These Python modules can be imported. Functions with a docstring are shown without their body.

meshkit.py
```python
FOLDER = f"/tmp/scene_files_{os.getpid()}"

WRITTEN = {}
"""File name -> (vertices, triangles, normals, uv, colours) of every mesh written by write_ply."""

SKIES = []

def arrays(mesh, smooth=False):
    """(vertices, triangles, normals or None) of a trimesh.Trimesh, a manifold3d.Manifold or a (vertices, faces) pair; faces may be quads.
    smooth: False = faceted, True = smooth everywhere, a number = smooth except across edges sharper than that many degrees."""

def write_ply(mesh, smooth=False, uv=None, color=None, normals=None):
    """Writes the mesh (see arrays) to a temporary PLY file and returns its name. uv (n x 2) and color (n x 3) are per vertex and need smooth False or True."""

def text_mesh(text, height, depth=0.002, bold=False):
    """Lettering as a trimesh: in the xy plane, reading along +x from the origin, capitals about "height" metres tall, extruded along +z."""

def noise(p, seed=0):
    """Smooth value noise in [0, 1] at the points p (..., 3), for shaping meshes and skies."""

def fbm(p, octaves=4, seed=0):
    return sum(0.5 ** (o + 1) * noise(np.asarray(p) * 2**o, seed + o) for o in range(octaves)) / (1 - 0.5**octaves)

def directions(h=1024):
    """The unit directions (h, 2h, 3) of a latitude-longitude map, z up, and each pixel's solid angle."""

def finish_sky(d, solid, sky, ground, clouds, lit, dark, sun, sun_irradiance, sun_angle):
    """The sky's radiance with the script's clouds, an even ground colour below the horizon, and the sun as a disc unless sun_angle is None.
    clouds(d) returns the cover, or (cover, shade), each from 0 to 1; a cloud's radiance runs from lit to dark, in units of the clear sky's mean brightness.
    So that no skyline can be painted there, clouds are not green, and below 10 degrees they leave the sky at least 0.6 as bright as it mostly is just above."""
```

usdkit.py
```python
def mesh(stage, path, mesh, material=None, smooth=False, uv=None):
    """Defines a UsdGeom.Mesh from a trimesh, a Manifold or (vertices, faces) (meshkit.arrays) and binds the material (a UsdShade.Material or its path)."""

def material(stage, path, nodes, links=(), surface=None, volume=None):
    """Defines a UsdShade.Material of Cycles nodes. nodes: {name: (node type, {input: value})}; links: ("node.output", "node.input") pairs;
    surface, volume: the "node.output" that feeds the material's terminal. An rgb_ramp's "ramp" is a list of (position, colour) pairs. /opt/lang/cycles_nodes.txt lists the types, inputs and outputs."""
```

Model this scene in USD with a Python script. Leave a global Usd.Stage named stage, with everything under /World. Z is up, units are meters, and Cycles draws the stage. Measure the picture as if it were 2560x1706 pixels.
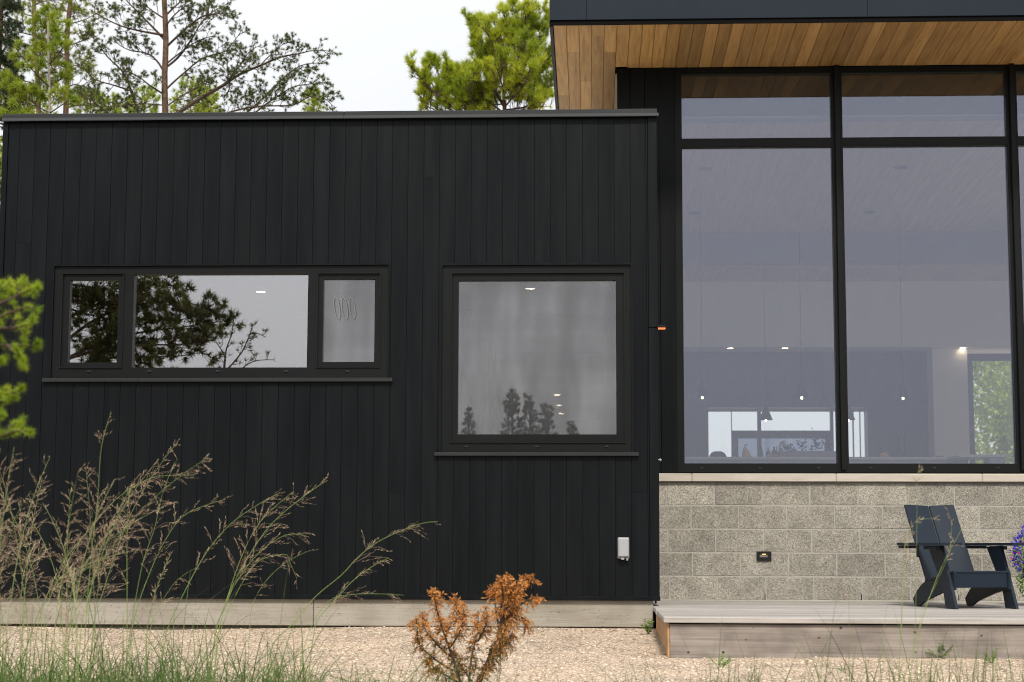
import math, random
import numpy as np, trimesh, usdkit, meshkit
from pxr import Usd, UsdGeom, UsdLux, UsdShade, Gf, Sdf, Vt
from shapely.geometry import Polygon, box as sbox
from shapely.ops import unary_union

stage = Usd.Stage.CreateInMemory()
UsdGeom.SetStageUpAxis(stage, 'Z')
UsdGeom.SetStageMetersPerUnit(stage, 1.0)
W = UsdGeom.Xform.Define(stage, '/World')
UsdGeom.Scope.Define(stage, '/World/Looks')
random.seed(7)
RNG = np.random.default_rng(7)

# ---------------------------------------------------------------- camera
FPX, YAW, PITCH, ROLL = 4340.08, -.0462276, .1176648, .0032579   # focal length in pixels of the 2560 px wide photograph
EYE = np.array([0.0, -13.57, 0.625])
_f = np.array([math.sin(YAW) * math.cos(PITCH), math.cos(YAW) * math.cos(PITCH), math.sin(PITCH)])
_r = np.array([math.cos(YAW), -math.sin(YAW), 0.0])
_u = np.cross(_r, _f)
CR = _r * math.cos(ROLL) + _u * math.sin(ROLL)
CU = np.cross(CR, _f)
CF = _f
cam = UsdGeom.Camera.Define(stage, '/World/camera')
cam.CreateHorizontalApertureAttr(36.0)
cam.CreateVerticalApertureAttr(36.0 * 682 / 1024)
cam.CreateFocalLengthAttr(36.0 * FPX / 2560)
cam.CreateFStopAttr(4.2)
cam.CreateFocusDistanceAttr(13.5)
cam.CreateExposureAttr(0.24)
cam.CreateClippingRangeAttr(Gf.Vec2f(0.05, 5000))
cam.AddTransformOp().Set(Gf.Matrix4d(*CR, 0, *CU, 0, *(-CF), 0, *EYE, 1))

# ---------------------------------------------------------------- sky and sun
SUN_EL, SUN_AZ = math.radians(48), math.radians(176)              # azimuth measured as atan2(x, y) of the direction towards the sun
SUN_DIR = np.array([math.sin(SUN_AZ) * math.cos(SUN_EL), math.cos(SUN_AZ) * math.cos(SUN_EL), math.sin(SUN_EL)])
SKY_STRENGTH = 0.1
dome_mat = usdkit.material(stage, '/World/Looks/overcast_sky', {
    'tc': ('texture_coordinate', {}),
    'sky': ('sky_texture', {'sky_type': 'single_scattering', 'sun_disc': False, 'sun_elevation': SUN_EL, 'sun_rotation': SUN_AZ, 'altitude': 100.0, 'air_density': 1.0, 'aerosol_density': 2.0, 'ozone_density': 1.0}),
    'n': ('noise_texture', {'scale': 2.2, 'detail': 4.0, 'roughness': 0.5}),
    'r': ('rgb_ramp', {'ramp': [(0.3, (8.3, 8.4, 8.6)), (0.7, (9.3, 9.35, 9.45))]}),
    'sx': ('separate_xyz', {}), 'zz': ('math', {'math_type': 'maximum', 'value2': 0.0}), 'el': ('math', {'math_type': 'multiply_add', 'value2': 0.95, 'value3': 0.75}),
    'cl': ('vector_math', {'math_type': 'scale'}),                 # an overcast sky is brighter overhead than at the horizon
    'm': ('mix', {'fac': 0.9, 'use_clamp': False}),
    'bg': ('background_shader', {'strength': SKY_STRENGTH}),
}, [('tc.generated', 'n.vector'), ('n.fac', 'r.fac'), ('sky.color', 'm.color1'), ('tc.generated', 'sx.vector'), ('sx.z', 'zz.value1'), ('zz.value', 'el.value1'), ('r.color', 'cl.vector1'), ('el.value', 'cl.scale'), ('cl.vector', 'm.color2'), ('m.color', 'bg.color')], surface='bg.background')
sky = UsdLux.DomeLight.Define(stage, '/World/sky')
UsdShade.MaterialBindingAPI.Apply(sky.GetPrim()).Bind(dome_mat)
sky.GetPrim().SetCustomDataByKey('kind', 'structure')
sun = UsdLux.DistantLight.Define(stage, '/World/sun')
sun.CreateNormalizeAttr(True) if hasattr(sun, 'CreateNormalizeAttr') else None
UsdLux.LightAPI(sun.GetPrim()).CreateNormalizeAttr(True)
sun.CreateIntensityAttr(1.0)
sun.CreateAngleAttr(9.0)
sun.CreateColorAttr(Gf.Vec3f(1.0, 0.93, 0.82))
_b = SUN_DIR
_x = np.cross([0, 0, 1.0], _b); _x /= np.linalg.norm(_x)
_y = np.cross(_b, _x)
sun.AddTransformOp().Set(Gf.Matrix4d(*_x, 0, *_y, 0, *_b, 0, 0, 0, 30, 1))

# ---------------------------------------------------------------- measuring: a direction of sight meets a plane of the place
def ray(px, py): return CF + CR * (px - 1280) / FPX - CU * (py - 853) / FPX
def at(px, py, Y):
    d = ray(px, py); return EYE + d * ((Y - EYE[1]) / d[1])
def atz(px, py, z):
    d = ray(px, py); return EYE + d * ((z - EYE[2]) / d[2])
def rect(xl, xr, yt, yb, Y):
    xm, ym = (xl + xr) / 2, (yt + yb) / 2
    return at(xl, ym, Y)[0], at(xr, ym, Y)[0], at(xm, yb, Y)[2], at(xm, yt, Y)[2]

# ---------------------------------------------------------------- scene helpers
_used = {}
def unique(parent, name):
    key = f'{parent}/{name}'
    n = _used.get(key, 0); _used[key] = n + 1
    return key if n == 0 else f'{key}_{n:03d}'
def path_of(p): return '/World' if p is None else str(p.GetPath()) if hasattr(p, 'GetPath') else str(p)
def tag(prim, label=None, cat=None, group=None, kind=None):
    prim = prim.GetPrim() if hasattr(prim, 'GetPrim') else prim
    for k, v in (('label', label), ('category', cat), ('group', group), ('kind', kind)):
        if v: prim.SetCustomDataByKey(k, v)
    return prim
def thing(name, label, cat, loc=(0, 0, 0), rz=0, group=None, kind=None):
    x = UsdGeom.Xform.Define(stage, unique('/World', name))
    x.AddTranslateOp().Set(Gf.Vec3d(*map(float, loc))); x.AddRotateZOp().Set(float(rz))
    return tag(x, label, cat, group, kind)
def part(name, parent, label=None):
    x = UsdGeom.Xform.Define(stage, unique(path_of(parent), name))
    return tag(x, label)
def obj(name, mesh, material, parent=None, smooth=False, label=None, kind=None):
    m = usdkit.mesh(stage, unique(path_of(parent), name), mesh, material, smooth)
    return tag(m, label, kind=kind)
def shift(mesh, loc):
    v, f = mesh if isinstance(mesh, tuple) else (np.array(mesh.vertices), np.array(mesh.faces))
    return v - np.asarray(loc), f

class MB:
    """collects pieces of one mesh"""
    def __init__(s): s.v, s.f, s.n = [], [], 0
    def add(s, v, f):
        v = np.asarray(v, float); f = np.asarray(f, int)
        if f.shape[1] == 4: f = np.vstack([f[:, [0, 1, 2]], f[:, [0, 2, 3]]])
        s.v.append(v); s.f.append(f + s.n); s.n += len(v); return s
    def tm(s, m, T=None):
        v = np.array(m.vertices)
        if T is not None: v = v @ np.asarray(T)[:3, :3].T + np.asarray(T)[:3, 3]
        return s.add(v, np.array(m.faces))
    def box(s, x0, x1, y0, y1, z0, z1, c=0.0):
        x0, x1 = min(x0, x1), max(x0, x1); y0, y1 = min(y0, y1), max(y0, y1); z0, z1 = min(z0, z1), max(z0, z1)
        if c <= 0:
            v = [(x, y, z) for x in (x0, x1) for y in (y0, y1) for z in (z0, z1)]
            f = [(0, 1, 3, 2), (4, 6, 7, 5), (0, 4, 5, 1), (2, 3, 7, 6), (0, 2, 6, 4), (1, 5, 7, 3)]
            return s.add(v, f)
        pts = []
        for x, sx in ((x0, 1), (x1, -1)):
            for y, sy in ((y0, 1), (y1, -1)):
                for z, sz in ((z0, 1), (z1, -1)):
                    pts += [(x, y + sy * c, z + sz * c), (x + sx * c, y, z + sz * c), (x + sx * c, y + sy * c, z)]
        h = trimesh.convex.convex_hull(np.array(pts))
        return s.tm(h)
    def tube(s, pts, rad, n=6):
        v, f = tube(pts, rad, n); return s.add(v, f)
    def get(s): return (np.vstack(s.v), np.vstack(s.f)) if s.v else (np.zeros((0, 3)), np.zeros((0, 3), int))

def tube(points, radii, n=6):
    p = np.asarray(points, float)
    r = np.broadcast_to(np.asarray(radii, float), (len(p),))
    t = np.gradient(p, axis=0); t /= np.linalg.norm(t, axis=1, keepdims=True) + 1e-12
    a = np.cross(t, np.where(np.abs(t[:, 2:]) < 0.9, [0, 0, 1.0], [1.0, 0, 0])); a /= np.linalg.norm(a, axis=1, keepdims=True) + 1e-12
    b = np.cross(t, a); ang = np.arange(n) * 2 * np.pi / n
    v = p[:, None] + r[:, None, None] * (np.cos(ang)[None, :, None] * a[:, None] + np.sin(ang)[None, :, None] * b[:, None])
    i, j = np.meshgrid(np.arange(len(p) - 1), np.arange(n), indexing='ij')
    q = np.stack([i * n + j, i * n + (j + 1) % n, (i + 1) * n + (j + 1) % n, (i + 1) * n + j], -1).reshape(-1, 4)
    v = v.reshape(-1, 3); k = len(v)
    caps = [(0, (x + 1) % n, x) for x in range(1, n - 1)] + [(k - n, k - n + x, k - n + x + 1) for x in range(1, n - 1)]
    return v, np.vstack([q[:, [0, 1, 2]], q[:, [0, 2, 3]], caps])
def boxm(*a, **k): return MB().box(*a, **k).get()
def lathe(profile, n=20):
    m = trimesh.creation.revolve(np.array(profile, float), sections=n); return np.array(m.vertices), np.array(m.faces)
def prism_xz(poly, y0, y1):
    """a shapely polygon in the xz plane, from y0 to y1"""
    mb = MB()
    for g in getattr(poly, 'geoms', [poly]):
        if g.area < 1e-7: continue
        m = trimesh.creation.extrude_polygon(g, abs(y1 - y0), engine='earcut')
        v = np.array(m.vertices); f = np.array(m.faces)
        mb.add(np.stack([v[:, 0], max(y0, y1) - v[:, 2], v[:, 1]], 1), f)
    return mb.get()
def prism_yz(pts, x0, x1):
    m = trimesh.creation.extrude_polygon(Polygon(pts), abs(x1 - x0), engine='earcut')
    v = np.array(m.vertices); return np.stack([min(x0, x1) + v[:, 2], v[:, 0], v[:, 1]], 1), np.array(m.faces)
def ring(X0, X1, Z0, Z1, t, y0, y1, tb=None, tt=None):
    """a rectangular frame of width t"""
    tb = t if tb is None else tb; tt = t if tt is None else tt
    return prism_xz(sbox(X0, Z0, X1, Z1).difference(sbox(X0 + t, Z0 + tb, X1 - t, Z1 - tt)), y0, y1)
def spline(pts, n):
    p = np.asarray(pts, float); k = np.arange(len(p)); t = np.linspace(0, len(p) - 1, n)
    if len(p) > 2:
        from scipy.interpolate import CubicSpline
        d = np.r_[0, np.cumsum(np.linalg.norm(np.diff(p, axis=0), axis=1))]; d /= d[-1]
        from scipy.interpolate import PchipInterpolator
        return PchipInterpolator(d, p)(np.linspace(0, 1, n))
    return np.stack([np.interp(t, k, p[:, c]) for c in range(p.shape[1])], 1)

# ---------------------------------------------------------------- materials
def mat(name, nodes, links=(), surface='p.BSDF', volume=None):
    return usdkit.material(stage, '/World/Looks/' + name, nodes, links, surface, volume)
def plain(name, c, rough=.5, metal=0, spec=.5, **k):
    return mat(name, {'p': ('principled_bsdf', dict(base_color=c, roughness=rough, metallic=metal, specular_ior_level=spec, **k))})
def varied(name, ramp, scale=(1, 1, 1), nscale=8, detail=5, rough=.6, spec=.5, bump=0.0, bdist=.002, rnd=0.0, bscale=None, dist=0.0, rr=None, metal=0):
    """a colour ramp over noise, with a per-piece tone shift"""
    nodes = {'g': ('geometry', {}), 'map': ('mapping', {'scale': scale}), 'oi': ('object_info', {}),
             'w': ('math', {'math_type': 'multiply', 'value2': 37.0}),
             'n': ('noise_texture', {'dimensions': '4D', 'scale': nscale, 'detail': detail, 'roughness': .6, 'distortion': dist}),
             'r': ('rgb_ramp', {'ramp': ramp}),
             'mr': ('map_range', {'from_min': 0.0, 'from_max': 1.0, 'to_min': 1 - rnd, 'to_max': 1 + rnd}),
             'h': ('hsv', {}),
             'p': ('principled_bsdf', {'roughness': rough, 'specular_ior_level': spec, 'metallic': metal})}
    links = [('g.position', 'map.vector'), ('map.vector', 'n.vector'), ('oi.random', 'w.value1'), ('w.value', 'n.w'), ('n.fac', 'r.fac'),
             ('oi.random', 'mr.value'), ('mr.result', 'h.value'), ('r.color', 'h.color'), ('h.color', 'p.base_color')]
    if bump:
        nodes['bn'] = ('noise_texture', {'scale': bscale or nscale * 4, 'detail': 4.0, 'roughness': .6})
        nodes['b'] = ('bump', {'strength': bump, 'distance': bdist})
        links += [('map.vector', 'bn.vector'), ('bn.fac', 'b.height'), ('b.normal', 'p.normal')]
    if rr:
        nodes['rr'] = ('map_range', {'from_min': .3, 'from_max': .7, 'to_min': rr[0], 'to_max': rr[1]})
        links += [('n.fac', 'rr.value'), ('rr.result', 'p.roughness')]
    return mat(name, nodes, links)
def leafy(name, ramp, trans=.35, nscale=3.0, rough=.55, tcol=None):
    nodes = {'g': ('geometry', {}), 'n': ('noise_texture', {'scale': nscale, 'detail': 3.0}), 'n2': ('white_noise_texture', {'dimensions': '1D'}),
             'mx': ('math', {'math_type': 'multiply_add', 'value2': .35, 'value3': -.17}), 'ad': ('math', {'math_type': 'add'}),
             'r': ('rgb_ramp', {'ramp': ramp}), 'p': ('principled_bsdf', {'roughness': rough, 'specular_ior_level': .3}),
             't': ('translucent_bsdf', {}), 'm': ('mix_closure', {'fac': trans})}
    links = [('g.position', 'n.vector'), ('g.random_per_island', 'n2.w'), ('n2.value', 'mx.value1'), ('mx.value', 'ad.value1'), ('n.fac', 'ad.value2'), ('ad.value', 'r.fac'),
             ('r.color', 'p.base_color'), ('r.color', 't.color'), ('p.BSDF', 'm.closure1'), ('t.BSDF', 'm.closure2')]
    return mat(name, nodes, links, 'm.closure')
def pane_mat(name, refl, tint=(1, 1, 1), see=(1, 1, 1), wav=0.0, rough=0.0):
    nodes = {'tr': ('transparent_bsdf', {'color': see}), 'gl': ('glossy_bsdf', {'color': tint, 'roughness': rough}), 'fr': ('fresnel', {'IOR': 1.5}),
             'a': ('math', {'math_type': 'add', 'value2': refl - .04, 'use_clamp': True}), 'm': ('mix_closure', {})}
    links = [('fr.fac', 'a.value1'), ('a.value', 'm.fac'), ('tr.BSDF', 'm.closure1'), ('gl.BSDF', 'm.closure2')]
    if wav:
        nodes['g'] = ('geometry', {}); nodes['n'] = ('noise_texture', {'scale': 1.6, 'detail': 1.0}); nodes['b'] = ('bump', {'strength': wav, 'distance': .01})
        links += [('g.position', 'n.vector'), ('n.fac', 'b.height'), ('b.normal', 'gl.normal')]
    return mat(name, nodes, links, 'm.closure')
def glow(name, c, s): return mat(name, {'e': ('emission', {'color': c, 'strength': s})}, (), 'e.emission')

M = {}
M['clad'] = varied('black_cladding', [(.3, (.0024, .0032, .0042)), (.7, (.0044, .0054, .0068))], scale=(6, 6, .6), nscale=1.5, rough=.42, spec=.13, bump=.12, bdist=.001, bscale=60, rnd=.08, rr=(.30, .44))
M['clad_back'] = plain('cladding_backing', (.003, .003, .003), .9, spec=.1)
M['frame'] = varied('black_window_frame', [(.3, (.0045, .0050, .0056)), (.7, (.0065, .0070, .0077))], nscale=3, rough=.36, rnd=.06, spec=.17)
M['flash'] = varied('dark_flashing', [(.3, (.014, .0155, .017)), (.7, (.019, .0205, .022))], nscale=2, rough=.33, rnd=.04, spec=.3)
M['cap_metal'] = varied('coping_metal', [(.3, (0.0128, 0.01424, 0.0156)), (.7, (0.0168, 0.01856, 0.02))], nscale=1.5, rough=.36, spec=.35)
M['fascia'] = varied('fascia_metal', [(.3, (.0085, .0135, .0225)), (.7, (.0115, .017, .027))], nscale=1.2, rough=.4, rnd=.03, spec=.13)
M['soffit'] = varied('cedar_soffit', [(.22, (.24, .118, .034)), (.5, (.45, .255, .088)), (.78, (.58, .365, .15))], scale=(30, 1.6, 10), nscale=1.0, detail=7, rough=.5, spec=.3, rnd=.30, bump=.2, bdist=.001, dist=.9)
M['ceil'] = varied('ceiling_board', [(.25, (.36, .27, .20)), (.75, (.50, .40, .31))], scale=(34, 2.2, 10), nscale=1.0, detail=5, rough=.5, rnd=.08)
M['gap'] = plain('dark_gap', (.012, .008, .005), .9, spec=.1)
def concrete_mat():
    nodes = {'g': ('geometry', {}), 'map': ('mapping', {'scale': (2.2, 4.0, 46.0)}), 'n': ('noise_texture', {'scale': 1.5, 'detail': 9.0, 'roughness': .72, 'distortion': .5}),
             'r': ('rgb_ramp', {'ramp': [(.28, (.195, .178, .15)), (.45, (.262, .243, .208)), (.62, (.292, .273, .238)), (.8, (.330, .312, .276))]}),
             'n2': ('noise_texture', {'scale': 2.4, 'detail': 5.0}), 'k2': ('rgb_ramp', {'ramp': [(.32, (.78, .75, .70)), (.6, (1.05, 1.05, 1.05))]}),
             'v': ('noise_texture', {'scale': 55.0, 'detail': 2.0}), 'kv': ('rgb_ramp', {'ramp': [(.25, (.45, .42, .38)), (.34, (1, 1, 1))]}),
             'm': ('mix', {'mix_type': 'multiply', 'fac': 1.0}), 'm2': ('mix', {'mix_type': 'multiply', 'fac': 1.0}),
             'p': ('principled_bsdf', {'roughness': .88, 'specular_ior_level': .15}), 'b': ('bump', {'strength': .6, 'distance': .004})}
    links = [('g.position', 'map.vector'), ('map.vector', 'n.vector'), ('n.fac', 'r.fac'), ('g.position', 'n2.vector'), ('n2.fac', 'k2.fac'), ('g.position', 'v.vector'), ('v.fac', 'kv.fac'),
             ('r.color', 'm.color1'), ('k2.color', 'm.color2'), ('m.color', 'm2.color1'), ('kv.color', 'm2.color2'), ('m2.color', 'p.base_color'), ('n.fac', 'b.height'), ('b.normal', 'p.normal')]
    return mat('board_formed_concrete', nodes, links)
M['concrete'] = concrete_mat()
M['footing'] = varied('damp_footing', [(.3, (.03, .026, .02)), (.7, (.08, .07, .055))], nscale=14, rough=.9, spec=.15)
M['mortar'] = varied('mortar', [(.3, (0.252, 0.238, 0.21)), (.7, (0.315, 0.301, 0.2695))], nscale=12, rough=.9, spec=.15)
M['capstone'] = varied('limestone_sill', [(.25, (0.32, 0.288, 0.244)), (.75, (0.432, 0.392, 0.344))], scale=(2, 6, 14), nscale=2, rough=.75, spec=.25, rnd=.05, bump=.15, bdist=.002)
def block_mat():
    nodes = {'g': ('geometry', {}), 'oi': ('object_info', {}),
             'v': ('voronoi_texture', {'scale': 150.0, 'randomness': 1.0}), 'sc': ('separate_color', {}),
             'r': ('rgb_ramp', {'ramp': [(0, (.115, .105, .087)), (.22, (.185, .170, .143)), (.5, (.243, .226, .193)), (.8, (.290, .272, .236)), (1, (.385, .366, .325))]}),
             'n': ('noise_texture', {'scale': 5.0, 'detail': 6.0, 'roughness': .65}), 'nr': ('map_range', {'from_min': .3, 'from_max': .7, 'to_min': .70, 'to_max': 1.17}),
             'mr': ('map_range', {'to_min': .80, 'to_max': 1.14}), 'mm': ('math', {'math_type': 'multiply'}), 'h': ('hsv', {}),
             'n2': ('noise_texture', {'scale': 190.0, 'detail': 2.0}), 'b': ('bump', {'strength': .4, 'distance': .003}),
             'p': ('principled_bsdf', {'roughness': .8, 'specular_ior_level': .3})}
    links = [('g.position', 'v.vector'), ('v.color', 'sc.color'), ('sc.r', 'r.fac'), ('g.position', 'n.vector'), ('n.fac', 'nr.value'), ('oi.random', 'mr.value'),
             ('nr.result', 'mm.value1'), ('mr.result', 'mm.value2'), ('mm.value', 'h.value'), ('r.color', 'h.color'), ('h.color', 'p.base_color'),
             ('g.position', 'n2.vector'), ('n2.fac', 'b.height'), ('b.normal', 'p.normal')]
    return mat('ground_face_block', nodes, links)
M['block'] = block_mat()
M['deck'] = varied('weathered_deck', [(.25, (0.1711, 0.1579, 0.1461)), (.5, (0.2632, 0.2467, 0.2303)), (.8, (0.3487, 0.329, 0.3093))], scale=(2.2, 22, 30), nscale=1.2, detail=9, rough=.75, spec=.25, rnd=.2, bump=.35, bdist=.002)
def skirt_mat():
    nodes = {'g': ('geometry', {}), 'map': ('mapping', {'scale': (1.1, 1.0, 40.0)}), 'n': ('noise_texture', {'scale': 1.2, 'detail': 9.0, 'roughness': .65, 'distortion': .6}),
             'r': ('rgb_ramp', {'ramp': [(.25, (0.1399, 0.1207, 0.1081)), (.5, (0.2288, 0.2002, 0.178)), (.75, (0.2988, 0.2638, 0.2352))]}),
             'map2': ('mapping', {'scale': (7.5, .01, 10.0), 'location': (.37, 0, .61)}), 'v': ('voronoi_texture', {'scale': 1.0}),
             'k': ('rgb_ramp', {'ramp': [(.035, (.10, .08, .07)), (.07, (.5, .46, .43)), (.10, (1, 1, 1))]}),
             'n3': ('noise_texture', {'scale': .55, 'detail': 5.0}), 'k3': ('rgb_ramp', {'ramp': [(.36, (.68, .67, .68)), (.6, (1, 1, 1))]}),
             'm': ('mix', {'mix_type': 'multiply', 'fac': 1.0}), 'm2': ('mix', {'mix_type': 'multiply', 'fac': 1.0}),
             'p': ('principled_bsdf', {'roughness': .8, 'specular_ior_level': .25}), 'b': ('bump', {'strength': .3, 'distance': .002})}
    links = [('g.position', 'map.vector'), ('map.vector', 'n.vector'), ('n.fac', 'r.fac'), ('g.position', 'map2.vector'), ('map2.vector', 'v.vector'), ('v.distance', 'k.fac'),
             ('map2.vector', 'n3.vector'), ('n3.fac', 'k3.fac'), ('r.color', 'm.color1'), ('k.color', 'm.color2'), ('m.color', 'm2.color1'), ('k3.color', 'm2.color2'),
             ('m2.color', 'p.base_color'), ('n.fac', 'b.height'), ('b.normal', 'p.normal')]
    return mat('weathered_skirt_board', nodes, links)
M['skirt'] = skirt_mat()
M['raw_wood'] = varied('orange_end_wood', [(.3, (.30, .16, .07)), (.7, (.42, .25, .12))], scale=(20, 2, 20), nscale=1, rough=.7)
M['chair'] = varied('charcoal_plastic', [(.3, (.0085, .0140, .0235)), (.7, (.0100, .0165, .0270))], nscale=30, rough=.40, spec=.20, bump=.06, bdist=.0005, bscale=300)
M['white_wall'] = plain('white_plaster', (.85, .84, .81), .7)
M['floor_in'] = plain('pale_oak_floor', (.50, .43, .35), .5)
M['room_wall'] = plain('grey_room_wall', (.20, .205, .22), .8)
M['room_dark'] = plain('dim_room_wall', (.12, .12, .125), .8)
M['cabinet'] = varied('dark_cabinet', [(.3, (.060, .063, .072)), (.7, (.075, .078, .088))], nscale=2, rough=.45)
M['beam'] = plain('grey_beam', (.20, .21, .24), .6)
M['shade_box'] = plain('roller_shade_box', (.022, .022, .024), .6, spec=.2)
M['roof_membrane'] = plain('pale_roof_membrane', (.50, .49, .47), .8, spec=.2)
M['handle'] = plain('dark_handle', (.02, .02, .022), .35, .6)
M['steel'] = plain('brushed_steel', (.55, .55, .54), .35, 1.0)
M['quartz'] = varied('pale_quartz', [(.3, (.45, .44, .43)), (.7, (.60, .59, .58))], nscale=60, rough=.35)
M['quartz_dark'] = varied('granite_front', [(.3, (.22, .22, .23)), (.7, (.34, .34, .35))], nscale=90, rough=.5)
M['glass_big'] = pane_mat('curtain_wall_glass', .128, (.79, .83, 1.0), (.95, .95, .96), wav=.02)
M['glass_wing'] = pane_mat('reflective_window_glass', .34, (1, .985, 1), (.9, .9, .9), wav=.03)
M['glass_back'] = pane_mat('clear_back_glass', .025, (1, 1, 1), (.97, 1, .99))
M['glass_tint'] = pane_mat('tinted_awning_glass', .08, (1, 1, 1), (.42, .47, .54))
def screen_mat():
    nodes = {'tr': ('transparent_bsdf', {}), 'd': ('diffuse_bsdf', {'color': (.055, .056, .06)}), 'g': ('geometry', {}), 'map': ('mapping', {'scale': (3.2, 1.0, .7)}), 'n1': ('noise_texture', {'scale': 1.2, 'detail': 2.0}), 'map2': ('mapping', {'scale': (.5, 1.0, 3.4)}), 'n2': ('noise_texture', {'scale': 1.2, 'detail': 2.0}), 'n': ('mix', {'fac': .28}),
             'mr': ('map_range', {'from_min': .3, 'from_max': .7, 'to_min': .12, 'to_max': .36}), 'm': ('mix_closure', {})}
    return mat('insect_screen_mesh', nodes, [('g.position', 'map.vector'), ('map.vector', 'n1.vector'), ('g.position', 'map2.vector'), ('map2.vector', 'n2.vector'), ('n1.fac', 'n.color1'), ('n2.fac', 'n.color2'), ('n.color', 'mr.value'), ('mr.result', 'm.fac'), ('tr.BSDF', 'm.closure1'), ('d.BSDF', 'm.closure2')], 'm.closure')
M['screen'] = screen_mat()
M['smear'] = plain('wiped_smear', (.20, .20, .205), .9, spec=.1)
M['lamp_warm'] = glow('warm_lamp', (1, .82, .55), 4.0)
M['lamp_ceiling'] = glow('ceiling_lamp', (1, .80, .55), 11.0)
M['lamp_orange'] = glow('orange_lamp', (1, .24, .08), 1.3)
M['lamp_step'] = glow('step_lamp', (1, .55, .2), 2.2)
M['black'] = plain('matte_black', (.008, .008, .009), .5, spec=.2)
M['white_plastic'] = plain('pale_grey_plastic', (.27, .28, .30), .4)
M['bark'] = varied('red_brown_bark', [(.3, (.035, .024, .018)), (.5, (.10, .060, .040)), (.75, (.19, .12, .082))], scale=(1, 1, .5), nscale=38, rough=.9, spec=.15, bump=.8, bdist=.01)
M['bark_grey'] = varied('pale_bark', [(.3, (.16, .14, .115)), (.7, (.30, .27, .23))], nscale=20, rough=.9, spec=.15)
M['twig'] = plain('twig', (.055, .038, .028), .85, spec=.2)
M['needle_jack'] = leafy('jack_pine_needle', [(.2, (.030, .045, .012)), (.5, (.065, .090, .022)), (.8, (.12, .145, .040))], trans=.25)
M['needle_olive'] = leafy('olive_pine_needle', [(.2, (.035, .042, .014)), (.5, (.080, .088, .028)), (.8, (.15, .155, .05))], trans=.3)
M['needle_bright'] = leafy('bright_pine_needle', [(.15, (.09, .13, .014)), (.45, (.20, .27, .022)), (.8, (.36, .40, .045))], trans=.42)
M['needle_white'] = leafy('white_pine_needle', [(.2, (.07, .13, .012)), (.5, (.28, .34, .02)), (.8, (.56, .58, .05))], trans=.45, nscale=1.6)
M['needle_near'] = leafy('near_pine_needle', [(.15, (.03, .075, .006)), (.45, (.18, .27, .014)), (.8, (.44, .50, .035))], trans=.4, nscale=9)
M['needle_mid'] = leafy('mid_pine_needle', [(.2, (.06, .08, .014)), (.5, (.16, .19, .026)), (.8, (.30, .33, .05))], trans=.35)
M['needle_dark'] = leafy('dark_fir_needle', [(.2, (.012, .026, .012)), (.8, (.04, .066, .026))], trans=.2)
M['grass'] = leafy('grass_blade', [(.2, (.022, .048, .008)), (.5, (.05, .095, .016)), (.85, (.15, .19, .05))], trans=.25, nscale=4)
M['stem'] = leafy('grass_stem', [(.2, (.11, .19, .05)), (.5, (.18, .27, .075)), (.85, (.30, .34, .11))], trans=.2, nscale=4)
M['panicle'] = leafy('grass_panicle', [(.15, (.13, .09, .062)), (.5, (.30, .215, .145)), (.85, (.54, .43, .27))], trans=.3, nscale=10)
M['juniper'] = leafy('rusty_juniper', [(.15, (.17, .06, .015)), (.45, (.42, .165, .035)), (.85, (.66, .33, .10))], trans=.3, nscale=8)
M['juniper_green'] = leafy('olive_juniper', [(.2, (.05, .045, .012)), (.5, (.14, .09, .02)), (.85, (.30, .15, .03))], trans=.25, nscale=8)
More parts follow.
